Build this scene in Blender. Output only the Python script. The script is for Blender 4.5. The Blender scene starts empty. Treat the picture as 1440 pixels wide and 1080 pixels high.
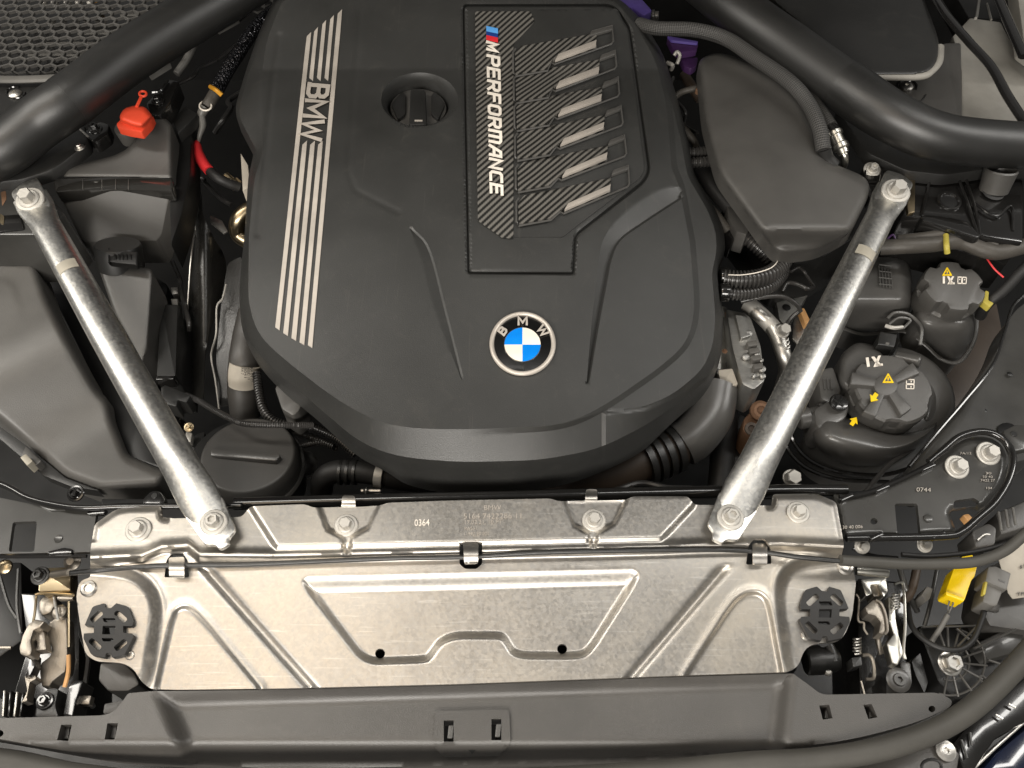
import bpy, bmesh, math, random
import numpy as np
from mathutils import Vector, Matrix, geometry
random.seed(7); rng = np.random.default_rng(7)
SC = bpy.context.scene
COL = SC.collection
# ------------------------------------------------------------------ camera
TILT = math.radians(35); CAMH = 0.85; FPX = 1130.0
cam = bpy.data.cameras.new("camera"); camo = bpy.data.objects.new("camera", cam); COL.objects.link(camo)
camo.location = (0, 0, CAMH); camo.rotation_euler = (TILT, 0, 0)
cam.sensor_width = 36; cam.lens = 36 * FPX / 1440; cam.clip_start = 0.02; cam.clip_end = 50
SC.camera = camo
# ------------------------------------------------------------------ world + lamps (indoor garage light)
w = bpy.data.worlds.new("World"); SC.world = w; w.use_nodes = True
bg = w.node_tree.nodes["Background"]; bg.inputs[0].default_value = (1.0, 0.97, 0.92, 1); bg.inputs[1].default_value = 0.15
def lamp(name, loc, target, size, power, col, sy=None):
    l = bpy.data.lights.new(name, 'AREA'); l.energy = power; l.color = col; l.size = size
    if sy: l.shape = 'RECTANGLE'; l.size_y = sy
    o = bpy.data.objects.new(name, l); COL.objects.link(o); o.location = loc
    o.rotation_euler = (Vector(target) - Vector(loc)).to_track_quat('-Z', 'Y').to_euler(); return o
lamp("ceiling_strip_lamp", (-1.7, 0.8, 1.9), (-0.2, 0.6, 0), 0.26, 48, (1.0, 0.95, 0.87), 3.2)
lamp("ceiling_strip_lamp", (1.7, 0.8, 1.9), (0.2, 0.6, 0), 0.22, 35, (1.0, 0.97, 0.92), 3.2)
lamp("front_ceiling_lamp", (-0.6, -1.8, 1.5), (-.1, 0.5, 0), 2.2, 92, (1.0, 0.95, 0.88), 0.6)
lamp("ceiling_panel_lamp", (-1.05, -0.35, 2.4), (-.4, 0.35, 0), 0.9, 8, (1.0, 0.80, 0.58), 0.9)
SC.view_settings.view_transform = 'Standard'; SC.view_settings.look = 'None'
SC.view_settings.exposure = 0.0; SC.view_settings.gamma = 1.0
# ------------------------------------------------------------------ photograph geometry -> places
CT, ST = math.cos(TILT), math.sin(TILT)
def Wn(px, py, z):
    px = np.asarray(px, float); py = np.asarray(py, float); z = np.asarray(z, float) + 0 * px
    rx = (px - 720) / FPX; ry = -(py - 540) / FPX
    dx, dy, dz = rx, ST + ry * CT, -CT + ry * ST
    t = (z - CAMH) / dz
    return np.stack([dx * t, dy * t, z], -1)
def W(px, py, z): return Vector(Wn(px, py, z).tolist())
def MM(px, py, z):            # metres per photo pixel at that place
    ry = -(py - 540) / FPX
    return (z - CAMH) / (-CT + ry * ST) / FPX
# ------------------------------------------------------------------ 2D helpers
def segd(P, poly, closed=True):
    A = np.asarray(poly, float)
    B = np.roll(A, -1, 0) if closed else A[1:]
    if not closed: A = A[:-1]
    out = np.full(len(P), 1e9)
    for a, b in zip(A, B):
        d = b - a; L = d @ d + 1e-12
        t = np.clip(((P - a) @ d) / L, 0, 1)
        q = P - a - t[:, None] * d
        out = np.minimum(out, np.sqrt((q * q).sum(1)))
    return out
def inside(P, poly):
    A = np.asarray(poly, float); B = np.roll(A, -1, 0); c = np.zeros(len(P), bool)
    x, y = P[:, 0], P[:, 1]
    for (x1, y1), (x2, y2) in zip(A, B):
        if y1 == y2: continue
        c ^= ((y1 > y) != (y2 > y)) & (x < (x2 - x1) * (y - y1) / (y2 - y1) + x1)
    return c
def sd(P, poly): return np.where(inside(P, poly), -1, 1) * segd(P, poly)
def sst(t): t = np.clip(t, 0, 1); return t * t * (3 - 2 * t)
def rp(pts, r=6, n=5):        # round the corners of a polygon
    out = []; N = len(pts)
    for i in range(N):
        p = Vector(pts[i][:2]); a = Vector(pts[i - 1][:2]); b = Vector(pts[(i + 1) % N][:2])
        rr = pts[i][2] if len(pts[i]) > 2 else r
        la, lb = (a - p).length, (b - p).length
        ra = min(rr, la * .48); rb = min(rr, lb * .48)
        if rr <= 0: out.append((p.x, p.y)); continue
        s = p + (a - p).normalized() * ra; e = p + (b - p).normalized() * rb
        for k in range(n + 1):
            t = k / n; q = s * (1 - t) ** 2 + p * 2 * t * (1 - t) + e * t * t
            out.append((q.x, q.y))
    return out
def cat(pts, n=8, closed=False):   # Catmull-Rom through points of any dimension
    P = [np.asarray(p, float) for p in pts]; out = []
    N = len(P)
    rngi = range(N) if closed else range(N - 1)
    for i in rngi:
        p1, p2 = P[i], P[(i + 1) % N]
        p0 = P[i - 1] if (closed or i > 0) else 2 * p1 - p2
        p3 = P[(i + 2) % N] if (closed or i + 2 < N) else 2 * p2 - p1
        for k in range(n):
            t = k / n
            out.append(0.5 * (2 * p1 + (p2 - p0) * t + (2 * p0 - 5 * p1 + 4 * p2 - p3) * t * t + (3 * p1 - p0 - 3 * p2 + p3) * t ** 3))
    if not closed: out.append(P[-1])
    return [tuple(p) for p in out]
def ell(cx, cy, rx, ry, n=32, a0=0):
    return [(cx + rx * math.cos(a0 + 2 * math.pi * k / n), cy + ry * math.sin(a0 + 2 * math.pi * k / n)) for k in range(n)]
def dens(pts, step, closed=True):
    out = []; N = len(pts)
    for i in range(N if closed else N - 1):
        a = np.asarray(pts[i], float); b = np.asarray(pts[(i + 1) % N], float)
        k = max(1, int(math.ceil(np.linalg.norm(b - a) / step)))
        for j in range(k): out.append(tuple(a + (b - a) * j / k))
    if not closed: out.append(tuple(pts[-1]))
    return out
def sc(pts, k, ox, oy): return [(ox + p[0] / k, oy + p[1] / k) + tuple(p[2:]) for p in pts]
# ------------------------------------------------------------------ objects
def put(name, verts, faces, mat, parent=None, uv=None, ang=38, smooth=True):
    V = np.asarray(verts, float)
    o0 = np.array([(V[:, 0].min() + V[:, 0].max()) / 2, (V[:, 1].min() + V[:, 1].max()) / 2, V[:, 2].min()])
    me = bpy.data.meshes.new(name); me.from_pydata((V - o0).tolist(), [], [list(map(int, f)) for f in faces])
    if uv is not None:
        l = me.uv_layers.new(name="UVMap")
        idx = np.zeros(len(me.loops), int); me.loops.foreach_get("vertex_index", idx)
        l.data.foreach_set("uv", np.asarray(uv, float)[idx].ravel())
    bm = bmesh.new(); bm.from_mesh(me)
    bmesh.ops.recalc_face_normals(bm, faces=bm.faces)
    if smooth:
        for f in bm.faces: f.smooth = True
        ca = math.radians(ang)
        for e in bm.edges:
            if len(e.link_faces) == 2 and e.calc_face_angle(0) > ca: e.smooth = False
    bm.to_mesh(me); bm.free()
    return link(name, me, o0, mat, parent)
def root_loc(p):
    v = Vector((0, 0, 0))
    while p: v += p.location; p = p.parent
    return v
def link(name, me, o0, mat, parent):
    o = bpy.data.objects.new(name, me); COL.objects.link(o)
    if mat: me.materials.append(mat)
    o.parent = parent; o.location = Vector(o0) - root_loc(parent); return o
def T(name, label, cat_, at, group=None):
    o = bpy.data.objects.new(name, None); COL.objects.link(o); o.location = W(*at); o.empty_display_size = .02
    return tag(o, label, cat_, group)
def tag(o, label, cat_, group=None):
    o["label"] = label; o["category"] = cat_
    if group: o["group"] = group
    return o
def stuff(o, kind="stuff"): o["kind"] = kind; return o
def zarr(z, P):
    if callable(z): return np.asarray(z(P), float)
    z = np.asarray(z, float)
    return z if z.ndim else np.full(len(P), float(z))
def pr(name, parent, mat, outl, z, dep, bev=0.0015, r=0, fl=0.0, seg=2):
    """prism: outline in the plane z (number, per-point list or function), going straight down by dep; fl flares the foot outwards (metres)"""
    if r and not hasattr(z, '__len__'): outl = rp(outl, r, 4)
    P = np.asarray([p[:2] for p in outl], float)
    top = Wn(P[:, 0], P[:, 1], zarr(z, P)); bot = top.copy(); bot[:, 2] -= dep
    if fl:
        c = top.mean(0); d = top[:, :2] - c[:2]; d /= np.linalg.norm(d, axis=1)[:, None] + 1e-9; bot[:, :2] += d * fl
    n = len(P)
    bm = bmesh.new()
    tv = [bm.verts.new(v) for v in top]; bv = [bm.verts.new(v) for v in bot]
    ft = bm.faces.new(tv); bm.faces.new(bv[::-1])
    for i in range(n): bm.faces.new((tv[i], bv[i], bv[(i + 1) % n], tv[(i + 1) % n]))
    bmesh.ops.recalc_face_normals(bm, faces=bm.faces)
    if bev:
        es = [e for e in ft.edges] + [e for e in bm.edges if e.calc_face_angle(0) > 0.6 and e not in ft.edges[:] and (e.verts[0] in tv) != (e.verts[1] in tv)]
        bmesh.ops.bevel(bm, geom=es, offset=bev, segments=seg, profile=.5, affect='EDGES', clamp_overlap=True)
    bmesh.ops.triangulate(bm, faces=[f for f in bm.faces if len(f.verts) > 4])
    me = bpy.data.meshes.new(name); bm.to_mesh(me); bm.free()
    v = np.array([x.co[:] for x in me.vertices]); fs = [list(p.vertices) for p in me.polygons]
    bpy.data.meshes.remove(me)
    return put(name, v, fs, mat, parent)
def sh(name, parent, mat, outl, zf, step=5, cons=(), holes=(), thick=0.003, ang=55, edge=0):
    """pressed sheet: outline triangulated finely, height from zf(points); edges get a thickness"""
    out = dens(outl, step); hs = [dens(h, step * .7) for h in holes]
    vs, es = [], []
    def addl(pts, closed):
        i0 = len(vs); vs.extend(pts); n = len(pts)
        es.extend([(i0 + i, i0 + (i + 1) % n) for i in range(n if closed else n - 1)])
    addl(out, True)
    for h in hs: addl(h, True)
    for c in cons:
        addl(dens(c, step, False), False)
    x0, y0 = np.min(out, 0); x1, y1 = np.max(out, 0)
    def grid(s):
        gx, gy = np.meshgrid(np.arange(x0, x1, s), np.arange(y0, y1, s * .866))
        gx = gx + (np.arange(gx.shape[0]) % 2)[:, None] * s / 2
        q = np.stack([gx.ravel(), gy.ravel()], 1); return q[inside(q, out)]
    G = grid(step); do = segd(G, out)
    if edge:
        G2 = grid(step * .5); d2 = segd(G2, out); G = np.concatenate([G[do >= edge], G2[(d2 < edge)]]); keep = segd(G, out) > step * .3
    else: keep = do > step * .5
    for h in hs: keep &= (sd(G, h) > step * .5)
    for c in cons: keep &= segd(G, c, False) > step * .45
    vs.extend(map(tuple, G[keep]))
    r_ = geometry.delaunay_2d_cdt([Vector(v) for v in vs], es, [], 0, 1e-4)
    V2 = np.array([v[:] for v in r_[0]]); F = np.array([f for f in r_[2] if len(f) == 3])
    C = V2[F].mean(1); ok = inside(C, out)
    for h in hs: ok &= ~inside(C, h)
    F = F[ok]
    used = np.unique(F); mp = np.full(len(V2), -1); mp[used] = np.arange(len(used)); V2 = V2[used]; F = mp[F]
    Z = zarr(zf, V2); V = Wn(V2[:, 0], V2[:, 1], Z)
    cnt = {}
    for f in F:
        for a, b in ((f[0], f[1]), (f[1], f[2]), (f[2], f[0])):
            k = (min(a, b), max(a, b)); cnt[k] = cnt.get(k, 0) + 1
    be = [k for k, c in cnt.items() if c == 1]
    verts = V.tolist(); faces = F.tolist(); low = {}
    for k in be:
        for i in k:
            if i not in low: low[i] = len(verts); verts.append([V[i][0], V[i][1], V[i][2] - thick])
    for a, b in be: faces.append([a, b, low[b], low[a]])
    return put(name, verts, faces, mat, parent, ang=ang)
def dome(name, parent, mat, outl, zf, dep, rnd=9, drop=.010, step=4.5, r=0, holes=()):
    """moulded shell with rounded shoulders"""
    if r: outl = rp(outl, r, 6)
    def f(P):
        t = np.clip(1 - segd(P, outl) / rnd, 0, 1); return zarr(zf, P) - drop * (1 - np.sqrt(np.clip(1 - t * t, 0, 1)))
    return sh(name, parent, mat, outl, f, step, (), holes, dep, 60, rnd + 1)
def plane(at, axis, h):
    """height function of a flat face h photo pixels along axis from the point at"""
    n = np.array(axis, float); n /= np.linalg.norm(n); c = np.array(W(*at)) + n * h * MM(*at)
    def f(P):
        P = np.asarray(P, float); d = Wn(P[:, 0], P[:, 1], 0 * P[:, 0]) - np.array([0, 0, CAMH])
        t = ((c - np.array([0, 0, CAMH])) @ n) / (d @ n); return CAMH + t * d[:, 2]
    return f
def sweep(name, parent, mat, pts, prof, caps=True, ang=40, vs_=1.0):
    """pts: world points; prof(i,t)->(half width, half height) metres; round section"""
    P = np.asarray(pts, float); n = len(P)
    Tn = np.gradient(P, axis=0); Tn /= np.linalg.norm(Tn, axis=1)[:, None] + 1e-12
    L = np.concatenate([[0], np.cumsum(np.linalg.norm(np.diff(P, axis=0), axis=1))])
    m = prof[1]; V, F, U = [], [], []
    up = np.array([0, 0, 1.0])
    Sprev = None
    for i in range(n):
        S = np.cross(Tn[i], up)
        if np.linalg.norm(S) < .15: S = Sprev if Sprev is not None else np.array([1.0, 0, 0])
        S = S / np.linalg.norm(S)
        if Sprev is not None and S @ Sprev < 0: S = -S
        Sprev = S
        N = np.cross(S, Tn[i]); rw, rh = prof[0](i, L[i] / max(L[-1], 1e-9), L[i])
        for k in range(m):
            a = 2 * math.pi * k / m
            V.append(P[i] + S * rw * math.cos(a) + N * rh * math.sin(a)); U.append((L[i] * vs_, k / m))
    for i in range(n - 1):
        for k in range(m):
            F.append([i * m + k, i * m + (k + 1) % m, (i + 1) * m + (k + 1) % m, (i + 1) * m + k])
    if caps: F.append(list(range(m))[::-1]); F.append([(n - 1) * m + k for k in range(m)])
    return put(name, V, F, mat, parent, uv=U, ang=ang)
def tb(name, parent, mat, path, r, m=12, n=8, flat=1.0, corr=0, ends=None, smooth=True):
    """hose or wire through (px,py,z); r in photo pixels; corr = ring period in metres"""
    pp = cat(path, n) if smooth else path
    Wp = [W(*p) for p in pp]
    mid = path[len(path) // 2]; k = MM(*mid); R = r * k
    if corr:
        P = np.array([v[:] for v in Wp]); L = np.concatenate([[0], np.cumsum(np.linalg.norm(np.diff(P, axis=0), axis=1))])
        s = np.arange(0, L[-1], corr / 5); P = np.stack([np.interp(s, L, P[:, j]) for j in range(3)], 1)
        return sweep(name, parent, mat, P, (lambda i, t, l: ((R * (1 if (i % 5) in (0, 1, 2) else .74),) * 2), m), ang=60)
    f = (lambda i, t, l: (R, R * flat)) if ends is None else (lambda i, t, l: (R * np.interp(t, *ends), R * flat * np.interp(t, *ends)))
    return sweep(name, parent, mat, Wp, (f, m))
def lt(name, parent, mat, at, prof, axis=(0, 0, 1), seg=32, ang=35, rot=0, k=None, close=True):
    """turned shape: profile [(radius px, height px)] about an axis through (px,py,z)"""
    c = W(*at); k = k or MM(*at); ax = Vector(axis).normalized()
    q = ax.to_track_quat('Z', 'Y').to_matrix()
    V, F = [], []
    for r_, h in prof:
        for j in range(seg):
            a = rot + 2 * math.pi * j / seg
            V.append(c + q @ Vector((r_ * k * math.cos(a), r_ * k * math.sin(a), h * k)))
    for i in range(len(prof) - 1):
        for j in range(seg): F.append([i * seg + j, i * seg + (j + 1) % seg, (i + 1) * seg + (j + 1) % seg, (i + 1) * seg + j])
    if close:
        F.append(list(range(seg))[::-1]); F.append([(len(prof) - 1) * seg + j for j in range(seg)])
    return put(name, V, F, mat, parent, ang=ang)
def bolt(parent, at, r, mat, axis=(0, 0, 1), name="bolt", hexr=.52, tall=.55, recess=True, rot=.3):
    k = MM(*at); ax = Vector(axis).normalized()
    b = lt(name, parent, mat, at, [(r, 0), (r, r * .12), (r * .93, r * .18), (r * .74, r * .2), (r * .72, r * .3), (r * .62, r * .36)], axis, 28, 30)
    c = W(*at) + ax * r * .34 * k
    q = ax.to_track_quat('Z', 'Y').to_matrix(); V, F = [], []
    rr = r * hexr * k; hh = r * tall * k
    rings = [(rr, 0), (rr, hh * .8), (rr * .88, hh), (rr * .55, hh), (rr * .5, hh * (.6 if recess else 1))]
    for r_, h in rings:
        for j in range(6):
            a = rot + j * math.pi / 3; V.append(c + q @ Vector((r_ * math.cos(a), r_ * math.sin(a), h)))
    for i in range(len(rings) - 1):
        for j in range(6): F.append([i * 6 + j, i * 6 + (j + 1) % 6, (i + 1) * 6 + (j + 1) % 6, (i + 1) * 6 + j])
    F.append([(len(rings) - 1) * 6 + j for j in range(6)])
    put("bolt_head", V, F, mat, b, ang=25)
    return b
def text(name, parent, mat, s, o, u, v, zf, bold=0.0, thick=0.0008, lift=0.0006, shear=0.0, space=1.0):
    """lettering lying on the surface zf: o = lower left corner (px), u = along the whole line, v = up one cap height"""
    cu = bpy.data.curves.new("lettering", 'FONT'); cu.body = s; cu.size = 1; cu.offset = bold; cu.extrude = 0.5; cu.shear = shear
    cu.space_character = space; cu.resolution_u = 3
    ob = bpy.data.objects.new("lettering", cu); COL.objects.link(ob)
    bpy.context.view_layer.update()
    me = ob.evaluated_get(bpy.context.evaluated_depsgraph_get()).to_mesh()
    V = np.array([x.co[:] for x in me.vertices]); F = [list(p.vertices) for p in me.polygons]
    ob.to_mesh_clear(); bpy.data.objects.remove(ob); bpy.data.curves.remove(cu)
    cap = 0.73
    a = (V[:, 0] - V[:, 0].min()) / (V[:, 0].max() - V[:, 0].min()); b = V[:, 1] / cap
    P = np.stack([o[0] + a * u[0] + b * v[0], o[1] + a * u[1] + b * v[1]], 1)
    z = zarr(zf, P) + lift + (V[:, 2] > 0) * thick
    return put(name, Wn(P[:, 0], P[:, 1], z), F, mat, parent, smooth=False)
GL = {'B': [[(0, 0), (0, 1), (.7, 1), (.95, .86), (.95, .66), (.7, .53), (0, .53)], [(.7, .53), (1, .4), (1, .14), (.75, 0), (-.05, 0)]], 'M': [[(0, 0), (0, 1), (.5, .25), (1, 1), (1, 0)]], 'W': [[(0, 1), (.22, 0), (.5, .85), (.78, 0), (1, 1)]],
 'P': [[(0, 0), (0, 1), (.8, 1), (1, .86), (1, .56), (.8, .42), (0, .42)]], 'E': [[(1, 1), (0, 1), (0, 0), (1, 0)], [(0, .52), (.85, .52)]], 'R': [[(0, 0), (0, 1), (.8, 1), (1, .86), (1, .58), (.8, .46), (0, .46)], [(.5, .46), (1, 0)]], 'F': [[(1, 1), (0, 1), (0, 0)], [(0, .5), (.85, .5)]],
 'O': [[(.5, 0), (.2, 0), (0, .15), (0, .85), (.2, 1), (.8, 1), (1, .85), (1, .15), (.8, 0), (.45, 0)]], 'm': [[(0, 0), (0, 1), (.82, 1), (1, .86), (1, 0)], [(.5, 1), (.5, 0)]], 'A': [[(0, 0), (.5, .97), (1, .97), (1, 0)], [(.22, .36), (1, .36)]], 'N': [[(0, 0), (0, 1), (1, 0), (1, 1)]], 'C': [[(1, 1), (.22, 1), (0, .85), (0, .15), (.22, 0), (1, 0)]]}
def word(name, parent, mat, s, o, u, v, zf, wpx, gap=.3, widths=None, thick=.0012, lift=.0008, slant=0.0):
    """square-cut lettering made of mitred strokes; o lower left corner, u whole line, v cap height (px)"""
    ws = [(widths or {}).get(c, 1.0) for c in s]; tot = sum(ws) + gap * (len(s) - 1); x = 0; V, F = [], []; lay = 0
    for c, w_ in zip(s, ws):
        for pl in GL[c]:
            P = [np.array([o[0] + (x + (a * w_) + slant * b) / tot * u[0] + b * v[0], o[1] + (x + (a * w_) + slant * b) / tot * u[1] + b * v[1]]) for a, b in pl]
            L, R_ = [], []
            for i in range(len(P)):
                d1 = P[i] - P[i - 1] if i else P[1] - P[0]; d2 = P[i + 1] - P[i] if i + 1 < len(P) else d1
                d1 = d1 / np.linalg.norm(d1); d2 = d2 / np.linalg.norm(d2); n1 = np.array([-d1[1], d1[0]]); n2 = np.array([-d2[1], d2[0]])
                m = n1 + n2; m = m / np.linalg.norm(m); k = min(1 / max(m @ n1, .1), 2.2) * wpx / 2
                e = (-d1 if i == 0 else d1) * wpx / 2 * (i in (0, len(P) - 1))
                L.append(P[i] + m * k + e); R_.append(P[i] - m * k + e)
            b0 = len(V); A = np.array(L + R_); z0 = zarr(zf, A) + lift; lay += 1; n = len(P)
            top = Wn(A[:, 0], A[:, 1], z0 + thick + lay * 3e-5); bot = Wn(A[:, 0], A[:, 1], z0)
            V += top.tolist() + bot.tolist()
            for i in range(n - 1):
                a, b, c_, d = i, i + 1, n + i + 1, n + i
                F += [[b0 + a, b0 + b, b0 + c_, b0 + d], [b0 + a, b0 + 2 * n + a, b0 + 2 * n + b, b0 + b], [b0 + d, b0 + c_, b0 + 2 * n + c_, b0 + 2 * n + d]]
            F += [[b0, b0 + n, b0 + 3 * n, b0 + 2 * n], [b0 + n - 1, b0 + 3 * n - 1, b0 + 4 * n - 1, b0 + 2 * n - 1]]
        x += w_ + gap
    return put(name, V, F, mat, parent, smooth=False)
# ------------------------------------------------------------------ materials
def S(r, g, b): return tuple(((c / 255) / 12.92 if c <= 10 else ((c / 255 + .055) / 1.055) ** 2.4) for c in (r, g, b)) + (1,)
class N:
    def __init__(s, name):
        s.m = bpy.data.materials.new(name); s.m.use_nodes = True; s.t = s.m.node_tree; s.b = s.t.nodes["Principled BSDF"]
        s.co = s.t.nodes.new("ShaderNodeTexCoord")
    def n(s, typ, **kw):
        x = s.t.nodes.new("ShaderNode" + typ)
        for k, v in kw.items():
            if k in x.inputs: x.inputs[k].default_value = v
            else: setattr(x, k, v)
        return x
    def l(s, a, b): s.t.links.new(a, b)
    def noise(s, scale, detail=3, rough=.5, vec="Object", dist=0):
        x = s.n("TexNoise"); x.inputs["Scale"].default_value = scale; x.inputs["Detail"].default_value = detail
        x.inputs["Roughness"].default_value = rough; x.inputs["Distortion"].default_value = dist
        s.l(s.co.outputs[vec], x.inputs["Vector"]); return x.outputs["Fac"]
    def ramp(s, src, stops):
        x = s.n("ValToRGB"); e = x.color_ramp.elements
        while len(e) < len(stops): e.new(.5)
        for el, (p, c) in zip(e, stops): el.position = p; el.color = c if len(c) == 4 else tuple(c) + (1,)
        s.l(src, x.inputs[0]); return x.outputs[0]
    def mix(s, f, a, b):
        x = s.n("MixRGB")
        for i, v in ((0, f), (1, a), (2, b)):
            if hasattr(v, 'node'): s.l(v, x.inputs[i])
            else: x.inputs[i].default_value = v
        return x.outputs[0]
    def bump(s, h, st, dist=.001, prev=None):
        x = s.n("Bump"); x.inputs["Strength"].default_value = st; x.inputs["Distance"].default_value = dist
        s.l(h, x.inputs["Height"])
        if prev is not None: s.l(prev, x.inputs["Normal"])
        s.l(x.outputs[0], s.b.inputs["Normal"]); return x.outputs[0]
def g(v): return (v, v, v, 1)
def plain(name, col, rough=.45, metal=0, grain=0, gscale=1500, dirt=0, coat=0, spec=.5):
    x = N(name); x.b.inputs["Roughness"].default_value = rough; x.b.inputs["Metallic"].default_value = metal
    x.b.inputs["Specular IOR Level"].default_value = spec
    if coat: x.b.inputs["Coat Weight"].default_value = coat; x.b.inputs["Coat Roughness"].default_value = .06
    c = x.noise(14, 5, .6); a = tuple(v * .82 for v in col[:3]) + (1,); b = tuple(min(1, v * 1.18) for v in col[:3]) + (1,)
    colr = x.ramp(c, [(.3, a), (.7, b)])
    if dirt:
        d = x.noise(420, 4, .75); m = x.ramp(d, [(.62, g(0)), (.76, g(dirt))])
        colr = x.mix(m, colr, S(150, 140, 125))
    x.l(colr, x.b.inputs["Base Color"])
    rr = x.ramp(x.noise(9, 4, .6), [(.3, g(max(rough - .07, .03))), (.7, g(min(rough + .08, 1)))]); x.l(rr, x.b.inputs["Roughness"])
    if grain: x.bump(x.noise(gscale, 2, .6), grain, .0006)
    return x.m
M = {}
def moulded(name, col, rough, grain, gs, dust=.12, scr=0):
    x = N(name); n1 = x.noise(11, 5, .6); n2 = x.noise(3, 3, .5); lo = tuple(v * .85 for v in col) + (1,); hi = tuple(v * 1.15 for v in col) + (1,)
    c = x.ramp(n1, [(.3, lo), (.7, hi)])
    sm = x.ramp(x.noise(26, 6, .75, dist=1.2), [(.56, g(0)), (.74, g(dust))]); c = x.mix(sm, c, S(128, 122, 112))
    sp = x.ramp(x.noise(620, 2, .7), [(.70, g(0)), (.76, g(.30))]); c = x.mix(sp, c, S(150, 143, 130))
    mp = x.n("Mapping"); mp.inputs["Scale"].default_value = (300, 5, 30); mp.inputs["Rotation"].default_value = (0, 0, -.35); x.l(x.co.outputs["Object"], mp.inputs[0])
    t = x.n("TexNoise"); t.inputs["Scale"].default_value = 1; t.inputs["Detail"].default_value = 2; x.l(mp.outputs[0], t.inputs["Vector"])
    sc2 = x.ramp(t.outputs[0], [(.70, g(0)), (.73, g(scr)), (.76, g(0))]); c = x.mix(sc2, c, S(140, 135, 125))
    x.l(c, x.b.inputs["Base Color"]); x.l(x.ramp(n2, [(.35, g(rough - .07)), (.65, g(rough + .08))]), x.b.inputs["Roughness"])
    x.b.inputs["Specular IOR Level"].default_value = .8; x.bump(x.noise(gs, 2, .6), grain, .0006); return x.m
M['cover'] = moulded("textured_black_plastic", (.027, .027, .0255), .42, .4, 1100, .07, .09)
M['plas'] = moulded("black_plastic", (.013, .0128, .012), .42, .3, 900, .05)
M['plas2'] = moulded("dark_grey_plastic", (.066, .063, .058), .44, .35, 1200, .06)
M['duct'] = moulded("grey_brown_plastic", (.054, .050, .045), .45, .45, 900, .08)
M['airbox'] = moulded('light_grey_plastic', (.092, .088, .081), .43, .4, 900, .06)
M['tank'] = moulded("satin_black_plastic", (.080, .077, .072), .33, .15, 700, .10)
M['gloss'] = plain("black_paint", (.010, .0095, .009), .2, coat=.7, dirt=.10)
M['semi'] = plain("grey_black_paint", (.042, .041, .038), .32, coat=.3, dirt=.12)
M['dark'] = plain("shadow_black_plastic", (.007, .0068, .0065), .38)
M['rubber'] = plain("black_rubber", (.016, .0155, .015), .55, grain=.2, gscale=800, dirt=.15)
M['seal'] = plain("grey_rubber", (.060, .057, .050), .6, grain=.2, gscale=900, dirt=.1)
M['red'] = plain("red_rubber", S(214, 48, 52), .45)
M['orange'] = plain("orange_plastic", S(205, 66, 38), .5)
M['amber'] = plain("amber_plastic", S(196, 140, 40), .4)
M['yellow'] = plain("yellow_plastic", S(238, 200, 12), .35)
M['oldyel'] = plain("faded_yellow_tape", S(176, 162, 70), .5)
M['white'] = plain("white_paint_print", S(232, 224, 212), .5)
M['faint'] = plain('faint_label', S(168, 162, 148), .5, .2)
M['paper'] = plain("white_paper", S(190, 182, 168), .6, dirt=.1)
M['grey'] = plain("grey_plastic", (.13, .125, .115), .45, dirt=.1)
M['purple'] = plain("purple_plastic", S(78, 64, 128), .4)
M['plum'] = plain("plum_plastic", S(58, 32, 72), .45)
M['ltblue'] = plain("light_blue_print", S(90, 160, 226), .4)
M['navy'] = plain("dark_blue_print", S(28, 60, 130), .4)
M['redp'] = plain("red_print", S(212, 44, 52), .4)
M['enblue'] = plain("blue_enamel", S(0, 128, 226), .25, coat=.5)
M['enwhite'] = plain("white_enamel", S(236, 228, 214), .25, coat=.5)
M['enblack'] = plain("black_enamel", (.006, .006, .006), .22, coat=.6)
M['chrome'] = plain("chrome", (.72, .70, .66), .12, 1)
M['silver'] = plain("silver_print", S(196, 188, 178), .38, .35)
M['steel'] = plain("zinc_steel", (.60, .58, .54), .38, 1, grain=.3, gscale=500, dirt=.12)
M['zinc'] = plain("dull_zinc", (.52, .50, .46), .55, .7, grain=.35, gscale=500, dirt=.1)
M['bronze'] = plain("bronzed_steel", (.42, .34, .22), .3, 1)
M['rust'] = plain("rusty_steel", (.19, .105, .06), .7, .3, grain=.5, gscale=300, dirt=.3)
M['tan'] = plain("tan_plastic", S(190, 145, 95), .5)
M['paintgrey'] = plain("grey_body_paint", S(142, 139, 132), .5)
M['navybody'] = plain("navy_body_paint", (.008, .012, .03), .15, coat=.8)
M['brown'] = plain("brown_plastic", (.055, .040, .029), .5)
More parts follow.
